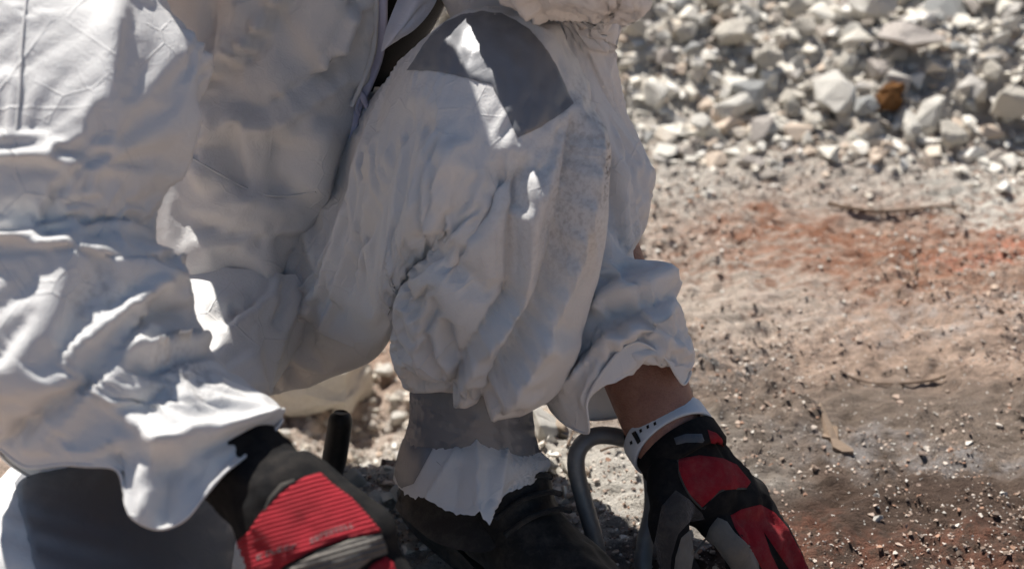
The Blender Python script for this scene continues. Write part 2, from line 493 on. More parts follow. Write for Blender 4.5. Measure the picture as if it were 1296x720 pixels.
# ------------------------------------------------------------------ materials
class NT:
    def __init__(s, name):
        s.m = bpy.data.materials.new(name); s.m.use_nodes = True; s.t = s.m.node_tree
        s.b = s.t.nodes['Principled BSDF']; s.o = s.t.nodes['Material Output']
        tc = s.n('ShaderNodeTexCoord'); s.co = tc.outputs['Object']
    def n(s, t, **kw):
        x = s.t.nodes.new(t)
        for k, v in kw.items(): setattr(x, k, v)
        return x
    def set(s, node, **kw):
        for k, v in kw.items():
            inp = node.inputs[k.replace('_', ' ')] if not k.startswith('i') or not k[1:].isdigit() else node.inputs[int(k[1:])]
            if hasattr(v, 'is_linked'): s.t.links.new(v, inp)
            else: inp.default_value = v
        return node
    def noise(s, scale, detail=4, rough=.5, dist=0, vec=None):
        x = s.n('ShaderNodeTexNoise'); s.set(x, Scale=scale, Detail=detail, Roughness=rough, Distortion=dist, Vector=vec or s.co); return x.outputs[0]
    def voro(s, scale, feat='F1', rand=1.0, out=0, vec=None):
        x = s.n('ShaderNodeTexVoronoi', feature=feat); s.set(x, Scale=scale, Randomness=rand, Vector=vec or s.co); return x.outputs[out]
    def ramp(s, fac, stops, interp='LINEAR'):
        x = s.n('ShaderNodeValToRGB'); x.color_ramp.interpolation = interp
        el = x.color_ramp.elements
        while len(el) < len(stops): el.new(0.5)
        for e, (p, c) in zip(el, stops):
            e.position = p; e.color = (c, c, c, 1) if not hasattr(c, '__len__') else (*c, 1)
        s.t.links.new(fac, x.inputs[0]); return x.outputs[0]
    def mix(s, fac, a, b, mode='MIX'):
        x = s.n('ShaderNodeMix', data_type='RGBA', blend_type=mode)
        for i, v in ((0, fac), (6, a), (7, b)):
            if hasattr(v, 'is_linked'): s.t.links.new(v, x.inputs[i])
            else: x.inputs[i].default_value = v if not hasattr(v, '__len__') else (*v, 1)
        return x.outputs[2]
    def math(s, op, a, b=0.0, clamp=False):
        x = s.n('ShaderNodeMath', operation=op, use_clamp=clamp)
        for i, v in ((0, a), (1, b)):
            if hasattr(v, 'is_linked'): s.t.links.new(v, x.inputs[i])
            else: x.inputs[i].default_value = v
        return x.outputs[0]
    def mapping(s, scale=(1, 1, 1), rot=(0, 0, 0), loc=(0, 0, 0)):
        x = s.n('ShaderNodeMapping'); s.set(x, Scale=scale, Rotation=rot, Location=loc, Vector=s.co); return x.outputs[0]
    def bump(s, h, strength, dist, prev=None):
        x = s.n('ShaderNodeBump'); s.set(x, Strength=strength, Distance=dist, Height=h)
        if prev is not None: s.t.links.new(prev, x.inputs['Normal'])
        return x.outputs[0]
    def near(s, c, r0, r1):
        """1 at point c, falling to 0 between radii r0 and r1: for a stain with a place of its own"""
        x = s.n('ShaderNodeVectorMath', operation='DISTANCE'); s.t.links.new(s.co, x.inputs[0]); x.inputs[1].default_value = tuple(c)
        mr = s.n('ShaderNodeMapRange'); s.set(mr, i0=x.outputs['Value'], i1=r0, i2=r1, i3=1.0, i4=0.0); mr.clamp = True
        return mr.outputs[0]
    def end(s, color=None, rough=None, normal=None, metal=None, spec=None, sheen=None):
        for nm, v in (('Base Color', color), ('Roughness', rough), ('Normal', normal), ('Metallic', metal), ('Specular IOR Level', spec), ('Sheen Weight', sheen)):
            if v is None: continue
            inp = s.b.inputs[nm]
            if hasattr(v, 'is_linked'): s.t.links.new(v, inp)
            else: inp.default_value = (*v, 1) if hasattr(v, '__len__') and nm == 'Base Color' else v
        return s.m

def tyvek(name, stains, base=(.75, .74, .725)):
    k = NT(name)
    tex = k.noise(1500, 2, .6)
    crink = k.voro(120, 'DISTANCE_TO_EDGE', 1.0, 0, None)
    wv = k.noise(90, 5, .62, .8)
    ridg = k.math('ABSOLUTE', k.math('SUBTRACT', wv, .5))
    h = k.math('ADD', k.math('MULTIPLY', tex, .12), k.math('MULTIPLY', k.ramp(ridg, [(0, 0), (.09, 1)]), .5))
    e1 = k.ramp(k.voro(15, 'DISTANCE_TO_EDGE'), [(0, 1), (.022, 0)]); e2 = k.ramp(k.voro(34, 'DISTANCE_TO_EDGE'), [(0, 1), (.035, 0)])
    m1 = k.ramp(k.noise(7, 3), [(.48, 0), (.6, 1)]); m2 = k.ramp(k.noise(12, 3), [(.5, 0), (.62, 1)])
    nrm = k.bump(k.math('ADD', k.math('MULTIPLY', e1, m1), k.math('MULTIPLY', k.math('MULTIPLY', e2, m2), .6)), .55, .0012)
    nrm = k.bump(h, .3, .0012, nrm)
    dirt = k.ramp(k.noise(11, 6, .65), [(.45, 0), (.8, 1)])
    col = k.mix(k.math('MULTIPLY', dirt, .13), base, (.50, .45, .40))
    for (c, r, amt, colr, sc) in stains:
        sp = k.ramp(k.noise(sc, 5, .7), [(.47, 0), (.60, 1)])
        f = k.math('MULTIPLY', k.math('MULTIPLY', k.near(c, r * .25, r), sp), amt)
        col = k.mix(f, col, colr)
    k.end(col, .62, nrm, spec=.35)
    tr = k.n('ShaderNodeBsdfTranslucent'); k.t.links.new(col, tr.inputs[0]); k.t.links.new(nrm, tr.inputs['Normal'])
    ms = k.n('ShaderNodeMixShader'); ms.inputs[0].default_value = .08
    k.t.links.new(k.b.outputs[0], ms.inputs[1]); k.t.links.new(tr.outputs[0], ms.inputs[2]); k.t.links.new(ms.outputs[0], k.o.inputs[0])
    return k.m

DIRT = (.16, .13, .11)
M = {}
M['tyvek_leg'] = tyvek('coverall_leg_fabric', [(at(735, 165, 1.16), .06, .42, DIRT, 150), (at(752, 205, 1.17), .045, .9, (.07, .055, .045), 190), (at(712, 260, 1.15), .08, .3, DIRT, 230), (at(640, 330, 1.15), .12, .07, DIRT, 60)])
M['tyvek_sleeve'] = tyvek('coverall_sleeve_fabric', [(at(120, 385, 1.0), .035, .55, (.2, .19, .19), 120), (at(235, 480, 1.0), .04, .5, (.2, .19, .19), 170), (at(110, 615, 1.08), .03, .5, DIRT, 150)])
M['tyvek'] = tyvek('coverall_fabric', [])
M['tyvek_arm'] = tyvek('coverall_far_sleeve_fabric', [(at(760, 20, 1.1), .06, .35, DIRT, 120), (at(800, 300, 1.28), .04, .2, DIRT, 100)], (.75, .735, .72))

k = NT('grey_duct_tape')
fine = k.n('ShaderNodeTexWave'); k.set(fine, Scale=160, Distortion=.4, Vector=k.co)
sm = k.ramp(k.noise(16, 5, .6), [(.4, 0), (.75, 1)])
col = k.mix(k.math('MULTIPLY', sm, .2), (.19, .195, .21), (.25, .245, .235))
col = k.mix(k.ramp(k.noise(85, 3, .5), [(.76, 0), (.8, .8)]), col, (.03, .03, .03))
M['tape'] = k.end(col, k.ramp(k.noise(30, 4), [(.3, .36), (.7, .52)]), k.bump(k.math('ADD', k.math('MULTIPLY', k.noise(600, 2), .05), k.math('ABSOLUTE', k.math('SUBTRACT', k.noise(38, 3, .5, 1.0), .5))),   .35, .003), spec=.6, metal=.12)

def cloth_mat(name, col, rough=.85, sc=900, amt=.3, var=.25, sheen=.1, dust=.16):
    k = NT(name); n = k.noise(sc, 3, .6)
    c2 = tuple(c * (1 - var) for c in col)
    ds = k.math('MULTIPLY', k.ramp(k.noise(45, 7, .75), [(.44, 0), (.68, 1)]), dust)
    return k.end(k.mix(ds, k.mix(k.noise(60, 4), col, c2), (.30, .25, .2)), rough, k.bump(n, amt, .0012), spec=.25, sheen=sheen)
M['black_knit'] = cloth_mat('black_knit', (.007, .007, .008), .95, 1100, .5, .25, .0, dust=.06)
M['shirt'] = cloth_mat('black_shirt_cotton', (.006, .006, .007), .95, dust=0)
M['red_plain'] = cloth_mat('red_spandex', (.33, .014, .025), .9, 700, .8, .45, .0)
M['bluelit_lapel'] = tyvek('bluelit_lapel_fabric', [], (.72, .74, .82))  # white suit cloth; the blue light on it is tinted into the base colour
M['fleece'] = cloth_mat('dark_grey_terry_cloth', (.055, .048, .045), .95, 420, 1.0, .5, .3)
M['suede'] = cloth_mat('worn_tan_grey_suede', (.23, .2, .165), .9, 260, .8, .55, .2)
M['dirty_cuff'] = cloth_mat('charcoal_knit_trim', (.06, .055, .05), .9, 900, .5)
M['boot'] = cloth_mat('black_boot_leather', (.012, .0115, .011), .6, 140, .35)
M['brown'] = cloth_mat('dark_brown_canvas', (.05, .04, .034), .9, 700, .5)
M['lace'] = cloth_mat('black_lace', (.02, .02, .02), .8, 900, .6)
M['sole'] = cloth_mat('black_rubber', (.02, .02, .02), .7, 60, .2)
M['band'] = cloth_mat('white_silicone', (.62, .66, .70), .5, 200, .05, .05, dust=.1)
M['zip'] = cloth_mat('pale_lilac_zip_tape', (.62, .60, .74), .6, 800, .3, .08)
M['logo'] = cloth_mat('grey_rubber_label', (.10, .115, .135), .6, 700, .8, .5)
M['thread'] = cloth_mat('grey_stitching', (.26, .19, .19), .8, 900, .4)
M['black_plastic'] = cloth_mat('black_plastic', (.008, .008, .008), .5, 60, .1, dust=.05)

k = NT('ribbed_red_knit')       # object axes: the ribs run along the local X of the hand
M['_k'] = k
k = NT('skin')
col = k.mix(k.ramp(k.noise(38, 6, .7), [(.35, 0), (.65, 1)]), (.36, .185, .13), (.22, .10, .07))
col = k.mix(k.ramp(k.voro(300), [(.0, 1), (.25, 0)]), col, (.22, .1, .07))
M['skin'] = k.end(col, .5, k.bump(k.math('ADD', k.voro(600), k.math('MULTIPLY', k.noise(90, 4), 1.5)), .5, .0012), spec=.4)
k.b.inputs['Subsurface Weight'].default_value = .08; k.b.inputs['Subsurface Radius'].default_value = (.01, .004, .002)

k = NT('dull_grey_rubber_sleeve')
col = k.mix(k.ramp(k.noise(40, 5, .6), [(.4, 0), (.65, 1)]), (.25, .245, .24), (.36, .34, .31))
M['hoop'] = k.end(col, k.ramp(k.noise(60, 4), [(.3, .38), (.7, .6)]), k.bump(k.noise(220, 4), .2, .001), spec=.5, metal=.35)

def rock_mat(name, a, b, c):
    k = NT(name)
    oi = k.n('ShaderNodeObjectInfo'); 
    col = k.mix(k.ramp(k.noise(22, 6, .65), [(.35, 0), (.65, 1)]), a, b)
    col = k.mix(k.ramp(k.noise(70, 5, .7), [(.6, 0), (.7, .7)]), col, c)
    col = k.mix(k.math('MULTIPLY', oi.outputs['Random'], .35), col, b)
    v = k.voro(60, 'F1'); n = k.noise(55, 8, .68)
    h = k.math('ADD', n, k.math('MULTIPLY', v, .35))
    return k.end(col, .92, k.bump(h, .7, .005), spec=.2)
M['rock_cream'] = rock_mat('cream_rock', (.74, .69, .60), (.60, .55, .47), (.32, .29, .25))
M['rock_white'] = rock_mat('chalky_white_rock', (.80, .77, .70), (.70, .66, .59), (.48, .45, .40))
M['rock_grey'] = rock_mat('blue_grey_rock', (.52, .52, .50), (.40, .40, .385), (.6, .59, .55))
M['rock_mauve'] = rock_mat('mauve_grey_rock', (.46, .40, .37), (.60, .55, .49), (.28, .24, .23))
M['rock_rust'] = rock_mat('rusty_orange_rock', (.34, .165, .055), (.18, .085, .035), (.42, .26, .11))
M['rock_tan'] = rock_mat('warm_tan_rock', (.55, .45, .35), (.45, .36, .28), (.28, .22, .17))
M['rock_dark'] = rock_mat('charcoal_rock', (.08, .08, .08), (.14, .13, .125), (.3, .28, .26))
k = NT('dry_wood')
w_ = k.noise(1, 5, .6, 0, k.mapping((40, 400, 400)))
M['twig'] = k.end(k.mix(w_, (.20, .135, .085), (.08, .05, .035)), .85, k.bump(w_, .5, .001))
M['chip'] = k.end(k.mix(w_, (.20, .135, .085), (.08, .05, .035)), .85)
k = NT('pale_splintered_wood')
w_ = k.noise(1, 5, .6, 0, k.mapping((40, 300, 300), (0, 0, R(60))))
M['chip'] = k.end(k.mix(w_, (.30, .22, .155), (.14, .10, .07)), .85, k.bump(w_, .6, .001))

# ------------------------------------------------------------------ ground
def gz(x, y):
    x = np.asarray(x, float); y = np.asarray(y, float)
    P = np.stack([x, y, np.zeros_like(x)], -1)
    edge = 2.0 + .10 * vnoise(P, 1.7, 3) - .14 * np.clip(x, -1, 2)
    d = np.maximum(y - edge, 0)
    heap = .40 * d / (1 + .22 * d) * smooth(0, .25, d)
    heap = heap * (1 + .25 * vnoise(P, 2.3, 11)) * np.exp(-np.maximum(d - 3, 0) / 8)
    rough = .012 * fbm(P, 5, 3, 21) + .007 * fbm(P, 26, 3, 31) * (1 + d * 2) + .0036 * np.abs(fbm(P, 95, 2, 41))
    soil = .009 * np.abs(fbm(P * np.array([1, 2.4, 1]), 30, 3, 51))
    pit = .21 * smooth(1.20, 1.42, y + .03 * vnoise(P, 6, 61)) * smooth(.02, -.10, x + .02 * vnoise(P, 7, 63)) * smooth(2.4, 1.9, y)
    return heap + rough * (1 + pit * 6) + soil - .004 - pit

def on_terrain(px, py):
    d = FW + RT * ((px - 648) / FPX) + UP * ((360 - py) / FPX)
    t = np.linspace(1.15, 3.4, 90); Q = CAM + t[:, None] * d
    dz = Q[:, 2] - gz(Q[:, 0], Q[:, 1]); i = max(1, int(np.argmax(dz < 0)))
    f = dz[i - 1] / (dz[i - 1] - dz[i] + 1e-9)
    return Q[i - 1] + (Q[i] - Q[i - 1]) * f

def stretch(a, b, step, far, grow=1.22):
    mid = list(np.arange(a, b, step)); s = step; lo, hi = [], []
    p = a
    while p > -far: s *= grow; p -= s; lo.append(p)
    s = step; p = mid[-1]
    while p < far: s *= grow; p += s; hi.append(p)
    return np.array(lo[::-1] + mid + hi)
gx = stretch(-.45, 1.05, .0048, 400); gy = stretch(.98, 2.35, .0048, 400)
GX, GY = np.meshgrid(gx, gy)
G = np.stack([GX, GY, gz(GX, GY)], -1)

k = NT('bare_soil')
wob = k.n('ShaderNodeTexNoise'); k.set(wob, Scale=9.0, Detail=5.0, Vector=k.co)
wadd = k.n('ShaderNodeVectorMath', operation='MULTIPLY_ADD'); k.t.links.new(wob.outputs['Color'], wadd.inputs[0]); wadd.inputs[1].default_value = (.22, .22, 0); k.t.links.new(k.co, wadd.inputs[2])
def zone(px, py, rx, ry, soft=.5):
    c = on_ground(px, py)
    mp = k.n('ShaderNodeMapping'); mp.vector_type = 'POINT'
    k.t.links.new(wadd.outputs[0], mp.inputs[0]); mp.inputs['Location'].default_value = (-(c[0] + .11) / rx, -(c[1] + .11) / ry, 0); mp.inputs['Scale'].default_value = (1 / rx, 1 / ry, 0)
    ln = k.n('ShaderNodeVectorMath', operation='LENGTH'); k.t.links.new(mp.outputs[0], ln.inputs[0])
    mr = k.n('ShaderNodeMapRange'); k.set(mr, i0=ln.outputs['Value'], i1=1 - soft, i2=1 + soft, i3=1.0, i4=0.0); mr.interpolation_type = 'SMOOTHSTEP'
    return mr.outputs[0]
lay = k.mapping((1, 2.6, 1), (0, 0, R(14)))
col = k.mix(k.ramp(k.noise(7, 6, .65, .4, lay), [(.35, 0), (.65, 1)]), (.54, .395, .305), (.43, .31, .24))
col = k.mix(k.math('MULTIPLY', k.ramp(k.noise(30, 6, .7, .3, lay), [(.46, 0), (.62, 1)]), .6), col, (.24, .18, .145))
col = k.mix(zone(860, 300, .20, .28), col, (.50, .43, .365))
col = k.mix(k.math('MULTIPLY', zone(1100, 275, .26, .17), k.ramp(k.noise(20, 6, .75, .5, lay), [(.40, .0), (.56, 1)])), col, (.29, .135, .08))
col = k.mix(k.math('MULTIPLY', zone(1120, 330, .34, .12), k.ramp(k.noise(25, 6, .75, .5, lay), [(.46, 0), (.58, .9)])), col, (.30, .15, .095))
col = k.mix(k.math('MULTIPLY', zone(1265, 330, .085, .035), k.ramp(k.noise(30, 6, .75, .5, lay), [(.42, .0), (.58, .9)])), col, (.50, .20, .13))
col = k.mix(k.math('MULTIPLY', zone(1285, 245, .18, .14), k.ramp(k.noise(34, 6, .7, .5, lay), [(.42, 0), (.52, 1)])), col, (.66, .62, .55))
col = k.mix(k.math('MULTIPLY', zone(1180, 190, .14, .05), k.ramp(k.noise(28, 5, .7), [(.45, 0), (.6, .9)])), col, (.33, .13, .10))
col = k.mix(k.math('MULTIPLY', zone(1230, 405, .24, .07), k.ramp(k.noise(40, 6, .7), [(.45, 0), (.65, .5)])), col, (.50, .48, .46))
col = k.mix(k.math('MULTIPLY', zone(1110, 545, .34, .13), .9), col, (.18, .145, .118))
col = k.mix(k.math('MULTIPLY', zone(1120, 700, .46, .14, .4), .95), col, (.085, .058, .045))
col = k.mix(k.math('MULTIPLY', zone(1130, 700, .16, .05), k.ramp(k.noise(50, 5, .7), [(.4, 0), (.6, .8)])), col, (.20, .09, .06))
col = k.mix(k.math('MULTIPLY', zone(1200, 575, .16, .03), k.ramp(k.noise(40, 5, .7), [(.4, 0), (.6, .7)])), col, (.34, .32, .31))
col = k.mix(zone(760, 610, .16, .10), col, (.50, .47, .42))
col = k.mix(zone(420, 540, .30, .30), col, (.56, .52, .46))
col = k.mix(k.math('MULTIPLY', zone(950, 190, .45, .18), .8), col, (.52, .485, .43))
col = k.mix(k.math('MULTIPLY', zone(900, 470, .08, .05), k.ramp(k.noise(45, 5, .7), [(.42, 0), (.6, .9)])), col, (.17, .165, .16))
y_ = k.n('ShaderNodeSeparateXYZ'); k.t.links.new(wadd.outputs[0], y_.inputs[0])
far = k.n('ShaderNodeMapRange'); k.set(far, i0=y_.outputs[1], i1=2.05, i2=2.3, i3=0.0, i4=1.0)
col = k.mix(far.outputs[0], col, (.66, .62, .55))
spk = k.ramp(k.voro(170, 'F1'), [(.0, 1), (.16, 1), (.24, 0)])
sel = k.ramp(k.noise(140, 2), [(.55, 0), (.6, 1)])
col = k.mix(k.math('MULTIPLY', spk, sel), col, (.66, .63, .58))
col = k.mix(k.math('MULTIPLY', k.ramp(k.voro(260, 'F1'), [(.0, 1), (.2, 1), (.3, 0)]), k.ramp(k.noise(90, 2), [(.56, 0), (.6, .8)])), col, (.07, .055, .048))
ov = k.ramp(k.noise(26, 5, .78, .6, lay), [(.3, .62), (.5, 1.24), (.72, 1.65)])
col = k.mix(1.0, col, ov, 'MULTIPLY')
hgt = k.math('ADD', k.noise(60, 6, .78, .3, lay), k.math('MULTIPLY', k.noise(330, 4, .8), .7))
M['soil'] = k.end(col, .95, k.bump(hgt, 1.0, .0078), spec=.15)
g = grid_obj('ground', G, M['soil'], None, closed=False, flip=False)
g['kind'] = 'structure'

# ------------------------------------------------------------------ stones
ico = bmesh.new(); bmesh.ops.create_icosphere(ico, subdivisions=3, radius=1.0)
ICO_V = np.array([v.co for v in ico.verts]); ICO_F = [[v.index for v in f.verts] for f in ico.faces]; ico.free()
ico = bmesh.new(); bmesh.ops.create_icosphere(ico, subdivisions=1, radius=1.0)
IC1_V = np.array([v.co for v in ico.verts]); IC1_F = np.array([[v.index for v in f.verts] for f in ico.faces]); ico.free()

def rock_shape(V, seed, planes=11, rough=.05, dims=(1, 1, 1)):
    r = np.random.default_rng(seed); V = V.copy()
    for _ in range(planes):
        n = r.normal(size=3); n /= np.linalg.norm(n); d = r.uniform(.34, .80)
        over = np.maximum(V @ n - d, 0); V -= over[:, None] * n * .97
    if rough: V += V * (rough * fbm(V + seed * 3.1, 2.6, 4, seed))[:, None]
    return V * np.array(dims)

def hull(seed, n, dims, cuts=0, rough=0.0):
    """a broken stone: hull of a few random points, its faces roughened"""
    r = np.random.default_rng(seed); q = r.normal(size=(n, 3)); q /= np.linalg.norm(q, axis=1, keepdims=True); q *= r.uniform(.75, 1.0, (n, 1))
    bm = bmesh.new()
    for a in q * np.array(dims): bm.verts.new(a)
    res = bmesh.ops.convex_hull(bm, input=bm.verts)
    bmesh.ops.delete(bm, geom=[g for g in res['geom_interior'] if isinstance(g, bmesh.types.BMVert)], context='VERTS')
    if cuts:
        bmesh.ops.bevel(bm, geom=list(bm.edges), offset=.035, segments=1, affect='EDGES')
        bmesh.ops.triangulate(bm, faces=bm.faces)
        bmesh.ops.subdivide_edges(bm, edges=bm.edges, cuts=cuts, use_grid_fill=True)
    bmesh.ops.triangulate(bm, faces=bm.faces); bmesh.ops.recalc_face_normals(bm, faces=bm.faces)
    bm.verts.index_update(); V = np.array([v.co for v in bm.verts]); Fh = [[v.index for v in f.verts] for f in bm.faces]; bm.free()
    if rough: V = V + V * (rough * fbm(V + seed * 3.1, 2.6, 4, seed))[:, None] + np.stack([vnoise(V + seed, 5, seed + q_) for q_ in (1, 2, 3)], -1) * rough * .6
    return V, Fh

def rock_mesh(name, seed, dims, planes=13, rough=.05):
    V, Fh = hull(seed, planes + 3, dims, 2, rough)
    me = bpy.data.meshes.new(name); me.from_pydata(V.tolist(), [], Fh); me.materials.append(M['rock_cream']); me.update()
    return me
VAR = [rock_mesh('rock_shape', 100 + i, d) for i, d in enumerate([(1, .8, .6), (1, .7, .7), (1, .9, .45), (1, .55, .5), (1, .8, .8), (1, .65, .4), (.9, 1, .6), (1, .5, .65), (1, .9, .7), (1, .6, .55)])]

def put_rock(name, me, x, y, s, rot, mat, label, group=None, dz=.3, z=None):
    o = bpy.data.objects.new(name, me); COL.objects.link(o)
    o.location = (x, y, float(gz(x, y)) + s * dz if z is None else z)
    o.rotation_euler = rot; o.scale = (s, s, s)
    o.material_slots[0].link = 'OBJECT'; o.material_slots[0].material = mat
    tag(o, label, 'rock', group)
    return o

def rock_px(name, px, py, size_px, dims, mat, label, rot=(0, 0, 0), seed=1, planes=9, group=None, dz=.25, rough=.06):
    p = on_terrain(px, py)
    w = (p - CAM) @ FW; s = size_px / 2 * w / FPX
    return put_rock(name, rock_mesh('rock_shape', seed, dims, planes, rough), p[0], p[1], s, rot, mat, label, group, dz)

rock_px('rock', 1142, 84, 112, (1, .7, .34), M['rock_mauve'], 'flat pale rock slab with a dark hollow beneath, on the rubble heap', (R(-12), R(8), R(-10)), 211, 9, dz=.75)
rock_px('rock', 1128, 146, 46, (1, .8, .9), M['rock_rust'], 'rusty orange-brown lumpy rock below the flat slab in the rubble', (.3, .2, .5), 222, 13, dz=1.1, rough=.3)
rock_px('rock', 1120, 118, 38, (1, .8, .7), M['rock_white'], 'small white rock tucked under the flat slab', (.3, .5, .9), 233, 8, dz=.35)
rock_px('rock', 1270, 55, 70, (1, .34, .3), M['rock_white'], 'long white splinter of rock jutting from the rubble heap', (0, R(-18), R(18)), 244, 7, dz=.7)
rock_px('rock', 930, 150, 90, (1, .5, .5), M['rock_white'], 'bright white wedge of rock at the foot of the rubble', (R(10), R(-16), R(20)), 255, 7, dz=.4)
rock_px('rock', 1040, 120, 50, (.9, .7, .9), M['rock_mauve'], 'brownish upright stone among white chips', (.1, .2, .4), 266, 8)
rock_px('rock', 935, 45, 22, (1, .8, .8), M['rock_rust'], 'small orange stone among pale rubble', (0, 0, 0), 277, 9, dz=.6)
rock_px('rock', 950, 212, 46, (1, .7, .5), M['rock_mauve'], 'rounded mauve-grey stone lying at the edge of the bare soil', (0, 0, .2), 288, 8)
rock_px('rock', 400, 505, 200, (1, .7, .45), M['rock_cream'], 'large flat cream boulder on the ground beneath the crouching person', (R(-16), R(6), R(14)), 299, 13, dz=.3, rough=.16)
rock_px('rock', 703, 545, 86, (.9, .8, .42), M['rock_tan'], 'warm tan stone behind the curved grey handle', (R(-8), R(4), R(10)), 310, 8, dz=.3)
rock_px('rock', 1112, 660, 22, (1, .8, .8), M['rock_white'], 'small pale pebble alone on the dark red-brown soil', (0, 0, .6), 321, 9, dz=.5)
rock_px('rock', 900, 545, 20, (1, .8, .8), M['rock_rust'], 'tiny orange pebble beside the grey watch strap', (0, 0, .6), 332, 9, dz=.5)

r2 = np.random.default_rng(5)
mats = ['rock_cream', 'rock_white', 'rock_white', 'rock_cream', 'rock_cream', 'rock_mauve', 'rock_white', 'rock_white', 'rock_cream', 'rock_grey']
names = {'rock_cream': 'cream angular rock in the rubble heap', 'rock_white': 'chalky white angular rock in the rubble heap', 'rock_mauve': 'mauve-grey angular rock in the rubble heap', 'rock_grey': 'blue-grey angular rock in the rubble heap'}
placed = []
tries = 0
while len(placed) < 250 and tries < 20000:
    tries += 1
    x = r2.uniform(-.15, 1.05); y = r2.uniform(1.92, 2.62)
    edge = 2.03 + .10 * float(vnoise(np.array([x, y, 0.]), 1.7, 3)) - .14 * x
    if y < edge: continue
    s = min(.075, .020 + r2.exponential(.018)) * (1 - .45 * smooth(.3, .8, x) * (y < 2.25))
    if any((x - a) ** 2 + (y - b) ** 2 < (.60 * (s + c)) ** 2 for a, b, c in placed): continue
    placed.append((x, y, s))
    m = mats[r2.integers(len(mats))]
    lb = ('large ' if s > .052 else 'small ' if s < .03 else 'medium-sized ') + names[m].replace('in the rubble heap', 'at the foot of the rubble heap' if y < edge + .13 else 'higher up the rubble heap')
    put_rock('rock', VAR[r2.integers(len(VAR))], x, y, s, tuple(r2.uniform(-.9, .9, 2)) + (r2.uniform(0, 6.3),), M[m], lb, lb.replace('rock at', 'rocks at').replace('rock higher', 'rocks higher'), dz=r2.uniform(.1, 1.15))
near = []
tries = 0
while len(near) < 34 and tries < 4000:
    tries += 1
    p = on_terrain(r2.uniform(330, 730), r2.uniform(455, 640)); s = r2.uniform(.010, .040)
    if any((p[0] - a) ** 2 + (p[1] - b) ** 2 < (.8 * (s + c)) ** 2 for a, b, c in near): continue
    near.append((p[0], p[1], s)); m = mats[r2.integers(len(mats))]
    lb = ('larger ' if s > .026 else 'small ') + names[m].replace('in the rubble heap', 'on the ground between and behind the legs')
    put_rock('rock', VAR[r2.integers(len(VAR))], p[0], p[1], s, tuple(r2.uniform(-.5, .5, 2)) + (r2.uniform(0, 6.3),), M[m], lb, lb.replace('rock on', 'rocks on'), dz=.35)

def scatter(name, n, pick, size, cols, label, cat, sub=IC1_V, seed=3):
    r = np.random.default_rng(seed); V, Fc, C = [], [], []
    shapes = [hull(500 + q, 9, (1, r.uniform(.5, 1), r.uniform(.4, .85))) for q in range(12)]
    xs, ys = pick(r, n); n = len(xs)
    zs = gz(xs, ys); ss = size(r, xs, ys)
    th = r.uniform(0, 6.28, n); Vs, Fs, idx, base_ = [], [], [], 0
    for q in range(12):
        sel = np.arange(q, n, 12); S_, F_ = shapes[q]; F_ = np.array(F_); nb = len(S_); m = len(sel)
        ca, sa = np.cos(th[sel])[:, None], np.sin(th[sel])[:, None]; sc_ = ss[sel][:, None]
        X_ = S_[None, :, 0] * ca - S_[None, :, 1] * sa; Y_ = S_[None, :, 0] * sa + S_[None, :, 1] * ca
        Vs.append(np.stack([X_ * sc_ + xs[sel][:, None], Y_ * sc_ + ys[sel][:, None], S_[None, :, 2] * sc_ + (zs[sel] + ss[sel] * .25)[:, None]], -1).reshape(-1, 3))
        Fs.append((F_[None] + (np.arange(m) * nb)[:, None, None]).reshape(-1, 3) + base_); base_ += m * nb; idx.append(np.repeat(sel, nb))
    V, Fc, idx = np.concatenate(Vs), np.concatenate(Fs), np.concatenate(idx)
    C = np.array([cols(r, xs[i], ys[i]) for i in range(n)])
    o = mesh_obj(name, V, Fc, M['gravel'], None, False)
    at_ = o.data.color_attributes.new('stone_colour', 'FLOAT_COLOR', 'POINT')
    at_.data.foreach_set('color', np.c_[C, np.ones(len(C))][idx].ravel())
    o['kind'] = 'stuff'; tag(o, label, cat)
    return o
k = NT('gravel'); ca = k.n('ShaderNodeVertexColor', layer_name='stone_colour')
M['gravel'] = k.end(k.mix(k.noise(180, 4), ca.outputs[0], (.2, .18, .16)) if False else ca.outputs[0], .9, k.bump(k.noise(220, 4), .5, .003), spec=.2)

PAL = np.array([(.74, .69, .60), (.64, .57, .48), (.80, .77, .71), (.50, .47, .43), (.56, .46, .37), (.36, .32, .28), (.70, .66, .58), (.76, .72, .64)])
def pk_heap(r, n):
    x = r.uniform(-.5, 1.3, n * 2); y = r.uniform(1.6, 2.9, n * 2)
    P = np.stack([x, y, x * 0], -1); e = 1.98 + .10 * vnoise(P, 1.7, 3) - .14 * x + r.normal(0, .03, n * 2) - np.where(r.random(n * 2) < .3, r.exponential(.14, n * 2), 0)
    m = y > e; return x[m][:n], y[m][:n]
scatter('rubble_chips', 12000, pk_heap, lambda r, x, y: np.minimum(.004 + r.exponential(.008, len(x)), .035) * (.35 + .65 * smooth(1.75, 2.05, y)), lambda r, x, y: PAL[r.integers(len(PAL))] * r.uniform(.8, 1.05), 'pale broken stone chips filling the rubble heap', 'gravel', seed=3)
def pk_soil(r, n):
    y = r.uniform(.95, 2.05, n); x = r.uniform(-.35, 1.0, n)
    P = np.stack([x, y, x * 0], -1); m = vnoise(P, 9, 77) * 1.3 + vnoise(P, 30, 78) * .8 + r.uniform(-.9, .9, n) > -.15
    return x[m], y[m]
SOILC = np.array([(.62, .58, .52), (.30, .22, .17), (.42, .33, .27), (.40, .30, .24), (.18, .14, .115), (.38, .23, .16), (.34, .265, .215), (.62, .56, .49), (.40, .30, .24), (.48, .38, .31), (.56, .48, .41)])
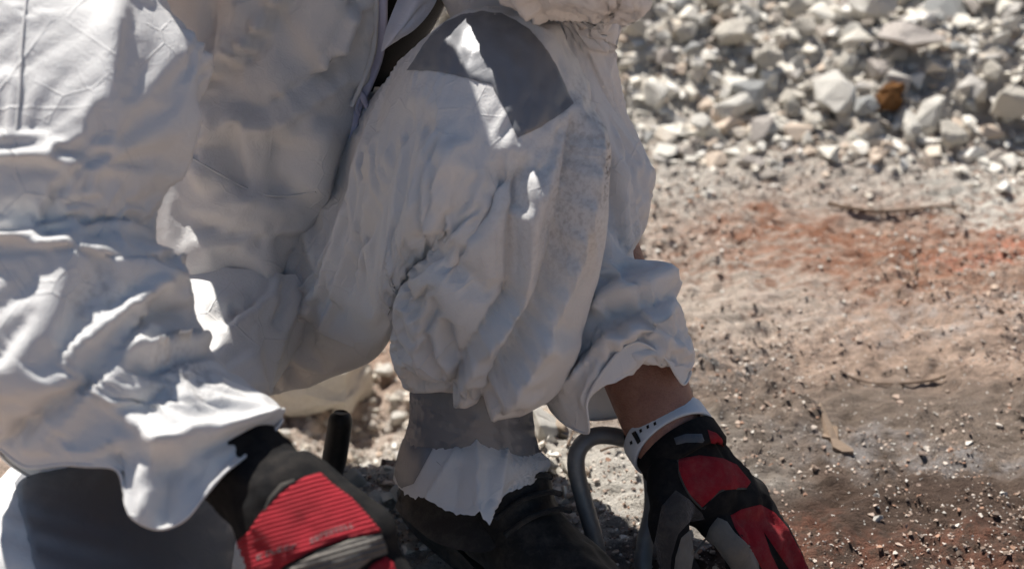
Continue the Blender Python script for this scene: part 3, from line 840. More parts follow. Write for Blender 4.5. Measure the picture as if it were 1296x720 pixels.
scatter('soil_grit', 70000, pk_soil, lambda r, x, y: np.minimum(.0007 + r.exponential(.0009, len(x)), .006), lambda r, x, y: SOILC[r.integers(len(SOILC))] * r.uniform(.8, 1.1), 'fine pale and brown grit strewn over the bare soil', 'gravel', seed=4)
scatter('soil_clods', 1500, pk_soil, lambda r, x, y: np.minimum(.0018 + r.exponential(.0014, len(x)), .0075), lambda r, x, y: np.array([(.48, .36, .28), (.38, .28, .22), (.32, .24, .19), (.52, .40, .31)][r.integers(4)]) * (.45 + .55 * float(smooth(1.12, 1.4, y))), 'small brown clods crumbled over the bare soil', 'soil', seed=14)
def pk_under(r, n):
    q = np.array([on_terrain(r.uniform(330, 740), r.uniform(440, 700)) for _ in range(n)]); return q[:, 0], q[:, 1]
scatter('stone_chips', 1500, pk_under, lambda r, x, y: np.minimum(.002 + r.exponential(.004, len(x)), .014), lambda r, x, y: PAL[r.integers(len(PAL))] * r.uniform(.7, 1.0), 'grey and white stone chips on the ground between the legs', 'gravel', seed=6)

# ------------------------------------------------------------------ the crouching person
base = on_ground(420, 560)
person = empty('person', (base[0], base[1], 0))
tag(person, 'crouching person in white hooded coverall and red-black work gloves, reaching to the ground', 'person')
PINV = Matrix.Translation((-base[0], -base[1], 0))
def own(o, parent=person):
    o.parent = parent
    if parent is person: o.matrix_parent_inverse = PINV
    return o

CAP = {'s': .8, 'r': 1.0, 'v': 1.0, 'b': .8, 'd': .8}
def garment(name, st, nv, nu, FL, mat, pad, grow=.03, frames=22, seed=1, g1=1.8, g2=.35, bend=4.0, stiff=60, cr=40, axis=(.3, 0, 1), gravity=1.0, rad=.08, deep=.35):
    """cut a loose tube from its sections, drape it over a padded limb, then press in the sharp folds"""
    P = loft(st, nv, nu)
    P = folds(P, [(f[0], min(f[1] * g1, CAP[f[0]] * f[2] * .00072)) + tuple(f[2:]) for f in FL], seed=seed)
    c = P.mean(1, keepdims=True); v = np.linspace(0, 1, nv)
    Q = c + (P - c) * np.interp(v, pad[0], pad[1])[:, None, None]
    X = simulate(P, Q[2:-2:3, ::3], grow, frames, bend, stiff, gravity, rad=rad)
    X = up2(X)
    if g2: X = folds(X, [(f[0], min(f[1] * g2, CAP[f[0]] * f[2] * .00072)) + tuple(f[2:]) for f in FL if f[0] in 'sv'], seed=seed)
    if deep:                                                    # press the settled folds deeper
        Bq = X.copy()
        for _ in range(36):
            Bq[1:-1] = .5 * Bq[1:-1] + .25 * (Bq[2:] + Bq[:-2]); Bq = .5 * Bq + .25 * (np.roll(Bq, 1, 1) + np.roll(Bq, -1, 1))
        vv = np.linspace(0, 1, X.shape[0]); ed = (smooth(0, .05, vv) * smooth(1, .95, vv))[:, None, None]
        D = X - Bq; ln = np.linalg.norm(D, axis=2, keepdims=True); X = X + D * np.minimum(1, .008 / (ln + 1e-9)) * deep * ed
    if cr: X = creases(X, cr, .05, .006, .0016, axis, seed + 4)
    o = grid_obj(name, X, mat)
    return own(o), X

# --- left leg (bent knee in the middle): thigh, knee, shin
LEG = [('e', (270, 515, 1.54), (370, 230, 1.54), .088), ('e', (330, 490, 1.50), (400, 190, 1.49), .09), ('e', (410, 468, 1.44), (440, 150, 1.42), .09),
       ('e', (468, 446, 1.36), (488, 100, 1.34), .09), ('e', (496, 410, 1.265), (540, 52, 1.255), .095), ('e', (508, 366, 1.235), (610, 16, 1.21), .09),
       ('e', (538, 345, 1.225), (695, 30, 1.185), .085), ('e', (540, 352, 1.22), (742, 105, 1.175), .085), ('e', (508, 374, 1.22), (765, 200, 1.18), .085),
       ('e', (494, 412, 1.235), (764, 290, 1.2), .082), ('e', (500, 448, 1.255), (745, 375, 1.225), .08), ('e', (512, 475, 1.27), (722, 450, 1.25), .075),
       ('e', (526, 488, 1.285), (700, 492, 1.27), .068), ('e', (535, 490, 1.295), (680, 500, 1.285), .05)]
FOLD_LEG = [
    ('s', .012, 44, [(612, 498), (648, 445), (690, 380), (722, 300), (742, 230), (748, 170), (730, 120)], (1, 0)),
    ('s', .008, 45, [(572, 488), (600, 445), (640, 398), (664, 372), (672, 330), (684, 250), (700, 190)], (1, 0)),
    ('d', .010, 13, [(632, 402), (655, 378), (664, 360)], (0, 0)),
    ('v', .010, 10, [(560, 476), (580, 482), (592, 470), (625, 440)], (1, 0)),
    ('v', .010, 9, [(520, 485), (552, 484), (584, 478)], (1, 1)),
    ('r', .006, 9, [(560, 395), (556, 425), (564, 455), (584, 476)], (0, 1)),
    ('d', .006, 14, [(572, 400), (570, 430), (580, 460)]),
    ('r', .007, 26, [(580, 150), (545, 225), (512, 290), (500, 325)]),
    ('d', .010, 26, [(560, 130), (520, 215), (492, 290)], (0, 1)),
    ('b', .010, 30, [(612, 170), (575, 240), (540, 305)]),
    ('d', .010, 30, [(668, 185), (625, 270), (582, 345), (570, 380)]),
    ('v', .004, 8, [(676, 190), (672, 270), (664, 362)]),
    ('v', .003, 6, [(566, 260), (558, 300), (572, 330)]),
    ('b', .007, 30, [(700, 410), (690, 450), (650, 490)], (0, 1)),
    ('s', .008, 50, [(330, 490), (385, 395), (430, 300), (470, 210), (515, 118)], (1, 0)),
    ('v', .007, 18, [(440, 380), (465, 300), (505, 200), (545, 130)]),
    ('r', .006, 22, [(392, 465), (430, 360), (478, 250), (520, 160)]),
    ('d', .006, 24, [(350, 440), (392, 340), (432, 250), (470, 170)]),
]
leg, LEGP = garment('trouser_leg', LEG, 120, 90, FOLD_LEG, M['tyvek_leg'], ([0, .3, .45, .56, .66, .8, .93, 1], [.9, .84, .93, .98, .95, .8, .72, .8]), seed=3, grow=.015, frames=24, g2=0, rad=.23, deep=.7)

# --- right leg (kneeling, low at the side)
LEGR = [('e', (190, 330, 1.42), (430, 350, 1.48), .10), ('e', (190, 410, 1.38), (380, 430, 1.42), .11), ('e', (140, 490, 1.30), (336, 505, 1.34), .10),
        ('e', (50, 560, 1.20), (318, 600, 1.24), .095), ('e', (-10, 615, 1.13), (310, 690, 1.16), .09), ('e', (-30, 690, 1.09), (310, 780, 1.11), .09),
        ('e', (-10, 780, 1.10), (280, 830, 1.12), .085), ('e', (40, 790, 1.22), (240, 815, 1.24), .07), ('e', (70, 740, 1.36), (230, 755, 1.37), .065), ('e', (110, 690, 1.48), (225, 700, 1.48), .05)]
FOLD_LEGR = [('r', .006, 18, [(262, 420), (300, 410), (340, 372)]), ('d', .006, 16, [(250, 400), (300, 392), (332, 360)]), ('v', .008, 8, [(344, 330), (336, 365), (318, 385), (268, 402)]),
             ('r', .006, 12, [(352, 335), (348, 370), (338, 400)]), ('v', .006, 10, [(360, 320), (362, 360), (350, 420)]), ('b', .006, 30, [(300, 440), (318, 470), (322, 500)])]
legr, LEGRP = garment('trouser_leg', LEGR, 80, 70, FOLD_LEGR, M['tyvek'], ([0, .3, .5, 1], [.86, .84, .95, .9]), seed=13, frames=22)

# --- torso
TOR = [('e', (200, -430, 1.26), (370, -430, 1.26), .065), ('e', (130, -340, 1.26), (500, -330, 1.29), .08), ('e', (90, -230, 1.26), (640, -230, 1.27), .115), ('e', (110, -120, 1.32), (620, -110, 1.33), .12), ('e', (140, 0, 1.39), (575, 0, 1.40), .12), ('e', (165, 110, 1.42), (520, 95, 1.43), .12),
       ('e', (178, 200, 1.435), (470, 190, 1.44), .12), ('e', (182, 290, 1.44), (428, 262, 1.45), .115), ('e', (190, 350, 1.445), (385, 312, 1.455), .10), ('e', (215, 392, 1.46), (335, 362, 1.465), .07), ('e', (240, 402, 1.47), (300, 392, 1.475), .03)]
FOLD_TOR = [
    ('s', .009, 40, [(345, -12), (325, 22), (300, 52), (262, 74), (240, 84)], (1, 1)),
    ('v', .006, 9, [(335, -5), (312, 32), (285, 62), (255, 82)], (1, 1)),
    ('v', .012, 10, [(248, 112), (276, 102), (302, 86)], (1, 0)),
    ('v', .008, 10, [(264, -10), (266, 40), (256, 72)], (1, 0)),
    ('r', .007, 14, [(298, -10), (292, 16), (272, 60)], (1, 0)),
    ('s', .010, 40, [(432, 0), (424, 30), (408, 58), (384, 76)], (1, 0)),
    ('s', .007, 55, [(262, 118), (318, 136), (360, 118), (398, 84), (425, 40)], (0, 0)),
    ('r', .0022, 4.5, [(222, 184), (276, 219), (338, 248), (400, 243), (425, 225)], (1, 1)),
    ('d', .006, 30, [(270, 150), (290, 200), (300, 240)]),
    ('b', .008, 36, [(400, 130), (392, 190), (372, 236)]),
    ('d', .008, 24, [(352, 150), (345, 200), (350, 240)]),
    ('b', .010, 30, [(345, 290), (310, 340), (250, 385)]),
    ('v', .007, 12, [(400, 262), (370, 282), (330, 285)]),
    ('v', .006, 12, [(215, 270), (270, 280), (330, 292), (345, 300)]),
    ('r', .005, 16, [(455, -10), (452, 60), (446, 110)], (1, 0)),
    ('b', .006, 22, [(262, 110), (252, 180), (244, 240)]),
]
OPENING = [(484, -160), (483, 0), (482, 60), (474, 85), (461, 122), (500, 105), (521, 88), (545, 55), (566, 20), (566, -160)]
def in_poly(px, py, poly):
    ins = np.zeros(px.shape, bool); n = len(poly)
    for i in range(n):
        (xa, ya), (xb, yb) = poly[i], poly[(i + 1) % n]
        if ya == yb: continue
        c = (ya > py) != (yb > py); ins ^= c & (px < (xb - xa) * (py - ya) / (yb - ya) + xa)
    return ins
torso, TORP = garment('coverall_torso', TOR, 84, 88, FOLD_TOR, M['tyvek'], ([0, .25, .5, .8, 1], [.95, .95, .88, .86, .86]), seed=23, grow=.02, rad=.13, g1=2.6, deep=.15)
px, py, pw = proj(TORP)
front = pw < 1.43
me = torso.data; bm = bmesh.new(); bm.from_mesh(me); bm.faces.ensure_lookup_table()
kill = in_poly(px, py, OPENING).ravel() & front.ravel()
bmesh.ops.delete(bm, geom=[f for f in bm.faces if all(kill[v.index] for v in f.verts)], context='FACES')
bm.to_mesh(me); bm.free()
SH = [(s[0], (s[1][0] + 16, s[1][1], s[1][2]), (s[2][0] - 10, s[2][1], s[2][2]), s[3] - .022) for s in TOR[1:9]]
shirt = own(grid_obj('shirt', loft(SH, 60, 60), M['shirt']))

# zip: tape along the edge, teeth, slider
def strip(name, pts, width, mat, parent, nrm=None, thick=.0012, n=40):
    C = catmull(np.array(pts), n); T = np.gradient(C, axis=0); T /= np.linalg.norm(T, axis=1, keepdims=True)
    nn = -FW if nrm is None else nrm
    S = np.cross(T, nn); S /= np.linalg.norm(S, axis=1, keepdims=True); Nn = np.cross(S, T)
    w = np.broadcast_to(np.asarray(width, float), (len(C),)) if np.ndim(width) == 0 else np.interp(np.linspace(0, 1, n), np.linspace(0, 1, len(width)), width)
    rows = [np.stack([C[i] - S[i] * w[i] / 2, C[i] - S[i] * w[i] / 4 + Nn[i] * thick, C[i] + S[i] * w[i] / 4 + Nn[i] * thick, C[i] + S[i] * w[i] / 2, C[i] + S[i] * w[i] / 4 - Nn[i] * thick, C[i] - S[i] * w[i] / 4 - Nn[i] * thick]) for i in range(n)]
    return grid_obj(name, np.stack(rows), mat, parent, True, cap=(True, True))
tt = bvh_of(torso)
def on(tree, px_, py_, off=.003, w=1.3):
    d = Vector(at(px_, py_, 1.0) - CAM); h, n, _, _ = tree.ray_cast(Vector(CAM), d.normalized())
    if h is None: h, n, _, _ = tree.find_nearest(Vector(at(px_, py_, w)))
    return np.array(h) - np.array(d.normalized()) * off
zpl = [(484, -60), (484, -10), (483, 40), (478, 74), (466, 106), (453, 135), (446, 165), (440, 196)]
zp = [on(tt, *q) for q in zpl]
zt = strip('zip_tape', zp, .010, M['zip'], torso); zt.parent = torso; 
def sub(o, par):
    o.parent = par; o.matrix_parent_inverse = (PINV if False else Matrix.Identity(4)); return o
# parts of parts keep the coordinates of their part
strip('zip_tape', [on(tt, a - 8, b, .002) for a, b in zpl[:6]], .005, M['tyvek'], torso)
zl = np.array(zp)[4:6].mean(0)
tube('zip_slider', [zl + (-.004, -.003, .006), zl + (0, -.005, 0), zl + (.004, -.004, -.012), zl + (.006, -.003, -.022)], [.0025, .0038, .0022, .0016], M['zip'], torso)
tube('zip_pull', [zl + (-.002, -.006, .002), zl + (-.006, -.006, -.01), zl + (-.004, -.006, -.018)], .0016, M['zip'], torso)
def on_cloth(o, tree, pts, r_=.0011): tube('seam', [on(tree, a, b_, .0004) for a, b_ in pts], r_, M['tyvek'], o, 6, len(pts) * 8)
on_cloth(torso, tt, [(222, 184), (248, 203), (276, 219), (306, 236), (338, 247), (368, 248), (400, 243)])
# the other lapel showing in the opening and the dark facing band below it
lap = np.array([[on(tt, *q, .0) if False else at(*q) for q in row] for row in [
    [(520, -60, 1.30), (545, -60, 1.285), (566, -60, 1.30)], [(510, -20, 1.30), (535, -20, 1.283), (556, -20, 1.295)], [(503, 0, 1.30), (526, 2, 1.28), (553, 0, 1.292)],
    [(494, 22, 1.30), (515, 26, 1.283), (540, 22, 1.292)], [(487, 42, 1.30), (500, 46, 1.285), (520, 42, 1.292)], [(482, 66, 1.302), (486, 64, 1.298), (493, 58, 1.298)]]])
lp = catmull(lap, 40); lp = np.swapaxes(catmull(np.swapaxes(lp, 0, 1), 22), 0, 1)
lp = folds(lp, [('v', .004, 6, [(545, 0), (520, 28), (497, 56)])], closed=False)
lo = grid_obj('lapel', lp, M['bluelit_lapel'], torso, closed=False)

# --- right sleeve (at the side of the picture with the red knuckles): upper arm, tuck at the elbow, ballooning forearm, cuff
SLR = [('e', (60, -330, 1.22), (250, -300, 1.26), .06), ('e', (-90, -230, 1.15), (235, -170, 1.20), .085), ('e', (-100, -60, 1.09), (190, 5, 1.14), .085), ('e', (-95, 40, 1.07), (254, 86, 1.11), .08), ('e', (-85, 150, 1.06), (236, 150, 1.085), .078), ('e', (-75, 250, 1.055), (203, 250, 1.075), .074),
       ('e', (-70, 310, 1.05), (196, 322, 1.06), .068), ('e', (-80, 330, 1.05), (226, 334, 1.06), .077), ('e', (-95, 365, 1.05), (243, 372, 1.065), .086),
       ('e', (-75, 430, 1.045), (246, 432, 1.06), .092), ('e', (-45, 490, 1.035), (300, 478, 1.06), .092), ('e', (-15, 535, 1.04), (345, 520, 1.07), .088),
       ('p', [(-6, 566, 1.06), (30, 592, 1.0), (88, 588, .975), (146, 600, .962), (152, 634, .955), (182, 664, .955), (226, 660, .955), (262, 626, .965), (300, 590, .985), (334, 560, 1.01), (356, 530, 1.05),
              (310, 560, 1.11), (250, 600, 1.13), (190, 622, 1.135), (120, 630, 1.13), (60, 612, 1.12), (16, 590, 1.10)])]
FOLD_SLR = [
    ('s', .012, 50, [(262, 440), (243, 437), (195, 450), (160, 446), (140, 443)], (1, 0)),
    ('v', .008, 11, [(250, 436), (200, 448), (150, 446)], (1, 0)),
    ('d', .014, 30, [(-10, 560), (50, 520), (110, 470), (140, 450)], (1, 0)),
    ('r', .008, 9, [(119, 490), (150, 520), (200, 562)], (0, 1)),
    ('d', .007, 30, [(170, 540), (190, 500), (230, 480)]),
    ('b', .004, 40, [(310, 520), (262, 530), (215, 536)], (1, 1)),
    ('s', .014, 34, [(330, 536), (262, 552), (200, 563)], (1, 1)),
    ('r', .009, 10, [(330, 536), (262, 552), (200, 563)], (1, 1)),
    ('d', .010, 20, [(140, 620), (146, 590), (138, 560)], (1, 0)),
    ('r', .006, 10, [(200, 563), (185, 600), (180, 655)], (1, 1)),
    ('d', .006, 18, [(215, 575), (212, 620), (208, 660)], (0, 1)),
    ('r', .006, 9, [(300, 590), (286, 600), (266, 626)], (1, 1)),
    ('d', .006, 24, [(330, 400), (238, 392), (190, 395), (150, 405)], (0, 0)),
    ('r', .007, 16, [(235, 350), (190, 360), (130, 400), (60, 470)], (0, 0)),
    ('v', .006, 14, [(225, 395), (190, 402), (160, 415)], (0, 0)),
    ('s', .010, 30, [(-10, 292), (40, 300), (90, 310), (150, 314), (200, 314), (228, 326)], (1, 1)),
    ('r', .006, 20, [(242, 120), (222, 175), (206, 250)]),
    ('v', .0015, 6, [(30, -20), (26, 50), (24, 110), (20, 165), (18, 186)]),
    ('s', .006, 16, [(-10, 186), (40, 186), (80, 196), (110, 192)], (1, 0)),
    
    ('d', .006, 14, [(84, 215), (60, 250), (34, 286)]), ('b', .008, 55, [(147, -60), (136, 90), (120, 190), (60, 280)], (1, 0)),
    ('s', .008, 30, [(175, -5), (215, 45), (256, 88)], (1, 1)),
]
sleeve, SLRP = garment('sleeve', SLR, 116, 90, FOLD_SLR, M['tyvek_sleeve'], ([0, .3, .5, .6, .8, 1], [.93, .96, .93, .93, .88, .86]), seed=33, grow=.025, rad=.06, bend=8, g2=0, deep=.15)

stree = bvh_of(sleeve)
on_cloth(sleeve, stree, [(34, -6), (30, 30), (27, 70), (25, 110), (22, 150), (19, 186)])
tube('hem', list(SLRP[-1][::5]) + [SLRP[-1][0]], .0013, M['tyvek_sleeve'], sleeve, 6, 220)
# --- left sleeve (reaching past the knee)
SLL = [('e', (470, -330, 1.28), (660, -330, 1.28), .06), ('e', (540, -230, 1.25), (720, -250, 1.24), .075), ('e', (545, -120, 1.18), (800, -140, 1.17), .075), ('e', (590, -45, 1.13), (822, -60, 1.12), .07), ('e', (662, 0, 1.13), (816, -12, 1.13), .065), ('e', (690, 14, 1.17), (800, 6, 1.17), .055), ('e', (700, 20, 1.25), (790, 24, 1.25), .05),
       ('e', (696, 70, 1.31), (770, 90, 1.31), .055), ('e', (690, 170, 1.325), (792, 160, 1.325), .06), ('e', (690, 240, 1.325), (829, 232, 1.325), .062), ('e', (700, 305, 1.315), (812, 300, 1.31), .062), ('e', (708, 345, 1.305), (800, 332, 1.30), .062), ('e', (706, 380, 1.295), (846, 352, 1.295), .065),
       ('e', (694, 440, 1.285), (866, 408, 1.285), .066), ('e', (690, 490, 1.285), (872, 452, 1.285), .066),
       ('p', [(694, 512, 1.30), (716, 536, 1.262), (746, 547, 1.24), (742, 512, 1.225), (762, 472, 1.215), (800, 434, 1.215), (838, 450, 1.225), (864, 486, 1.25), (874, 470, 1.29), (860, 490, 1.33), (820, 515, 1.35), (770, 530, 1.36), (720, 528, 1.35)])]
FOLD_SLL = [
    ('s', .012, 30, [(868, 380), (846, 360), (820, 362), (790, 372), (764, 384), (735, 402)], (0, 0)),
    ('v', .012, 9, [(800, 334), (790, 344), (772, 352), (745, 362)], (1, 0)),
    ('s', .009, 30, [(725, 470), (752, 432), (800, 396), (845, 374)], (1, 0)),
    ('d', .009, 14, [(720, 450), (755, 410), (800, 382)], (1, 0)),
    ('r', .006, 9, [(742, 510), (752, 470), (782, 430), (808, 402)], (1, 0)),
    ('v', .007, 8, [(728, 500), (738, 455), (760, 430)]),
    ('r', .006, 10, [(808, 400), (832, 420), (862, 440)], (0, 1)),
    ('r', .005, 10, [(782, 160), (800, 220), (796, 290), (786, 330)]),
    ('d', .006, 18, [(770, 190), (778, 250), (770, 310)]),
    ('b', .010, 30, [(745, -15), (770, 0), (800, -14)], (1, 1)),
    ('s', .006, 22, [(660, -12), (676, 16), (694, 32), (712, 30)], (1, 0)),
]
sleevel, SLLP = garment('sleeve', SLL, 110, 72, FOLD_SLL, M['tyvek_arm'], ([0, .3, .5, .8, 1], [.93, .93, .86, .8, .85]), seed=43, rad=.1)

tube('hem', list(SLLP[-1][::5]) + [SLLP[-1][0]], .0013, M['tyvek_arm'], sleevel, 6, 180)
UPS = [('e', (470, -280, 1.29), (650, -300, 1.29), .07), ('e', (515, -160, 1.29), (700, -170, 1.29), .075), ('e', (545, -60, 1.30), (740, -70, 1.30), .075), ('e', (580, 20, 1.31), (752, 20, 1.31), .07), ('e', (620, 80, 1.33), (762, 90, 1.33), .06), ('e', (680, 150, 1.335), (770, 150, 1.335), .05)]
upsl, _ = garment('upper_sleeve', UPS, 50, 44, [], M['tyvek_arm'], ([0, 1], [.9, .9]), seed=63, cr=10, frames=14)
# --- body under the clothes: one skin, head to feet
A = lambda *q: tuple(at(*q))
hipL, hipR = A(360, 370, 1.56), A(290, 360, 1.50)
kneeL, kneeR = A(640, 150, 1.235), A(140, 735, 1.11)
ankL, ankR = A(600, 600, 1.36), A(165, 720, 1.45)
shL, shR = A(575, -250, 1.27), A(150, -250, 1.24)
elbL, elbR = A(728, 255, 1.345), A(70, 360, 1.09)
wrL, wrR = A(848, 562, 1.305), A(318, 596, 1.045)
neck = A(248, -405, 1.22); pel = A(320, 330, 1.50); chest = A(360, -150, 1.345)
nv3 = np.array(neck); headc = nv3 + (0.0, -.075, .10)
fd = np.array([.12, -.75, -.55]); fd /= np.linalg.norm(fd)           # the face looks down towards the hands
ex = np.cross(fd, (0, 0, 1)); ex /= np.linalg.norm(ex); hu = np.cross(ex, fd)
caps = [(pel, chest, .06, .09), (chest, neck, .095, .055), (neck, headc, .055, .06), (shL, chest, .048, .08), (shR, chest, .048, .08), (hipL, pel, .06, .065), (hipR, pel, .065, .07),
        (hipL, kneeL, .046, .046), (hipR, kneeR, .064, .05), (kneeL, ankL, .052, .036), (kneeR, ankR, .052, .036), (shL, elbL, .040, .036), (shR, elbR, .045, .037),
        (elbL, wrL, .045, .0365), (elbR, wrR, .040, .030),
        (headc - fd * .02 + hu * .015, headc + fd * .03 + hu * .02, .085, .08), (headc + fd * .03 - hu * .05, headc + fd * .055 - hu * .075, .06, .042),
        (headc + fd * .098 - hu * .005, headc + fd * .118 - hu * .035, .010, .014), (headc + ex * .078 - hu * .01, headc + ex * .084 - hu * .04 - fd * .01, .012, .010), (headc - ex * .078 - hu * .01, headc - ex * .084 - hu * .04 - fd * .01, .012, .010)]
body = own(fuse('body', caps, .006, M['skin']))
# hood pushed up round the head
th = np.linspace(0, 2 * np.pi, 48, endpoint=False); rows = []
for q in np.linspace(0, 1, 26):
    ang = q * 1.95; r_ = .118 * math.sin(max(ang, .02)) ** .8 if ang < 1.57 else .118 - (ang - 1.57) * .03
    c_ = headc - fd * (.118 * math.cos(ang)) * .95 - fd * .005
    rows.append(c_ + r_ * (np.cos(th)[:, None] * ex * .9 + np.sin(th)[:, None] * hu * 1.08))
hood = own(grid_obj('hood', crumple(np.stack(rows), .03, .03, 30, .04, .05, 71, .003, 30), M['tyvek'], None, True, cap=(True, False)))

# --- knee patches of tape
lt = bvh_of(leg)
kp = [(516, 89), (528, 70), (545, 46), (563, 29), (588, 18), (613, 15), (634, 18), (654, 27), (672, 40), (688, 58), (702, 80), (716, 111), (726, 132), (702, 150), (680, 163), (655, 175), (640, 142), (623, 108), (600, 102), (577, 96), (548, 91)]
own(patch('knee_patch', kp, lt, .0016, M['tape'], None, 4.0, wig=1.0))
lrt = bvh_of(legr)
own(patch('knee_patch', [(18, 612), (60, 560), (130, 540), (220, 560), (290, 600), (300, 660), (290, 740), (240, 780), (120, 790), (60, 770), (40, 700), (24, 640)], lrt, .0016, M['tape'], None, 6.0, wig=1.5))

# --- ankle: tape wound round, torn trouser hem below it, brown inner trouser, boot
ANK = [('e', (528, 470, 1.30), (684, 478, 1.295), .058), ('e', (520, 496, 1.305), (673, 503, 1.30), .062), ('e', (519, 530, 1.315), (676, 545, 1.31), .064), ('e', (512, 556, 1.325), (684, 580, 1.32), .066), ('e', (512, 566, 1.325), (684, 588, 1.32), .060)]
P = loft(ANK, 60, 90); P = folds(P, [('r', .002, 10, [(610, 520), (590, 545), (560, 566)]), ('v', .002, 8, [(640, 500), (636, 540), (640, 580)])]); P = crumple(P, .006, .008, 40, .05, .06, 51, .0012, 60)
tape = own(grid_obj('ankle_tape', P, M['tape']))
CUF = [('p', [(526, 540, 1.318), (545, 545, 1.285), (570, 552, 1.268), (585, 560, 1.262), (600, 552, 1.26), (620, 556, 1.262), (640, 566, 1.27), (670, 572, 1.29), (684, 570, 1.325), (650, 556, 1.37), (600, 550, 1.385), (550, 548, 1.37)]),
       ('p', [(508, 560, 1.325), (530, 575, 1.275), (560, 585, 1.25), (580, 588, 1.243), (603, 590, 1.238), (630, 592, 1.245), (655, 594, 1.26), (682, 590, 1.29), (695, 585, 1.335), (655, 570, 1.40), (600, 565, 1.42), (540, 568, 1.395)]),
       ('p', [(499, 600, 1.335), (512, 624, 1.285), (540, 636, 1.25), (575, 648, 1.232), (606, 652, 1.222), (622, 662, 1.222), (630, 632, 1.25), (662, 618, 1.27), (690, 600, 1.345), (660, 590, 1.42), (600, 590, 1.44), (535, 592, 1.41)])]
P = loft(CUF, 40, 150); P = folds(P, [('r', .004, 8, [(585, 560), (560, 600), (540, 640)], (1, 1)), ('r', .005, 8, [(603, 560), (604, 600), (606, 650)], (1, 1)), ('d', .005, 14, [(580, 590), (575, 640)], (1, 1)), ('d', .004, 12, [(618, 590), (620, 630)], (1, 1)), ('r', .004, 7, [(640, 570), (634, 605), (628, 640)], (1, 1))])
P = crumple(P, .02, .01, 40, .04, .05, 53, .0015, 60, pin=(True, False))
P = up2(P)
r5 = np.random.default_rng(8)
tear = np.interp(np.arange(P.shape[1]), np.arange(0, P.shape[1], 2), r5.uniform(-1, 1, (P.shape[1] + 1) // 2)) * .0026
tear += np.interp(np.arange(P.shape[1]), np.arange(0, P.shape[1], 11), r5.uniform(-1, 1, len(np.arange(0, P.shape[1], 11)))) * .003
wv = smooth(.80, 1, np.linspace(0, 1, P.shape[0]))[:, None, None]
dn = P[-1] - P[-6]; dn /= np.linalg.norm(dn, axis=1, keepdims=True)
P = P + wv * (dn * tear[:, None])[None]
cuff = own(grid_obj('torn_trouser_hem', P, M['tyvek']))
tc = patch('ankle_tape', [(513, 548), (530, 560), (548, 568), (536, 590), (524, 612), (506, 618), (498, 596)], bvh_of(cuff), .0014, M['tape'], None, 4.0); own(tc)
cuff['label'] = 'torn frayed white hem below the tape'
INN = [('e', (515, 580, 1.35), (672, 590, 1.35), .056), ('e', (508, 620, 1.36), (652, 630, 1.35), .06), ('p', [(500, 640, 1.37), (520, 662, 1.31), (548, 684, 1.285), (585, 696, 1.275), (622, 697, 1.275), (640, 668, 1.30), (654, 640, 1.36), (620, 640, 1.42), (570, 640, 1.43), (525, 640, 1.41)])]
P = crumple(loft(INN, 40, 80), .01, .01, 30, .05, .05, 57, .0015, 40)
own(grid_obj('inner_trouser_hem', P, M['brown']))

def wrinkle(o, amp, sc, seed):
    me = o.data; n = len(me.vertices); V = np.empty(n * 3); me.vertices.foreach_get('co', V); V = V.reshape(-1, 3); N = np.empty(n * 3); me.vertices.foreach_get('normal', N); N = N.reshape(-1, 3)
    W = V + .006 * np.stack([vnoise(V, 40, seed + q) for q in (1, 2, 3)], -1)
    h = (1 - 2.2 * np.abs(vnoise(W, sc, seed))) * .7 + (1 - 2.2 * np.abs(vnoise(W, sc * 2.3, seed + 4))) * .3
    me.vertices.foreach_set('co', (V + N * (amp * h)[:, None]).ravel()); me.update(); return o
ftd = np.array([.62, -.78, 0]); ftd /= np.linalg.norm(ftd); fts = np.array([ftd[1], -ftd[0], 0])
ank = np.array(ankL); heel = np.array([ank[0], ank[1], 0]) - ftd * .055
def bt(f, s, z): return tuple(heel + ftd * f + fts * s + (0, 0, z))
boot = own(fuse('boot', [(bt(.05, 0, .06), bt(.055, 0, .135), .058, .054), (bt(.02, 0, .055), bt(.09, 0, .06), .045, .05), (bt(.09, 0, .062), bt(.16, .005, .052), .05, .043), (bt(.15, .005, .047), bt(.235, .004, .043), .043, .038), (bt(.18, -.015, .04), bt(.24, -.012, .038), .034, .032), (bt(.11, 0, .085), bt(.07, 0, .13), .042, .045)], .004, M['boot']))
wrinkle(boot, .0022, 30, 15)
soleP = []
for z_, gr in ((.0, .004), (.012, .007), (.022, .007), (.026, .002)):
    out = [(-.035, 0), (-.025, .032), (.02, .042), (.09, .04), (.16, .047), (.22, .044), (.265, .025), (.28, 0), (.268, -.028), (.22, -.05), (.16, -.052), (.09, -.042), (.02, -.042), (-.025, -.032)]
    c_ = catmull(np.array(out), 70, True); n_ = c_ - c_.mean(0); n_ /= np.linalg.norm(n_, axis=1, keepdims=True); c_ = c_ + n_ * gr
    soleP.append(np.stack([heel + ftd * a + fts * b + (0, 0, z_) for a, b in c_]))
grid_obj('sole', np.stack(soleP), M['sole'], boot, True, cap=(True, True))
for i in range(6):
    f0 = .155 - i * .014; z0 = .098 + i * .011
    tube('lace', [bt(f0, -.036, z0 - .016), bt(f0 + .008, -.014, z0 + .002), bt(f0 + .003, .012, z0 + .003), bt(f0 - .006, .036, z0 - .012)], .0028, M['lace'], boot, 8)
# second boot, on the kneeling leg
aR = np.array(ankR)
bootr = own(fuse('boot', [(tuple(aR), tuple(aR + (.005, .07, .0)), .052, .05), (tuple(aR + (0, .07, .02)), tuple(aR + (0, .10, -.02)), .045, .04), (tuple(aR + (0, .1, -.01)), tuple(aR + (-.01, .10, -.02)), .04, .035)], .005, M['boot']))

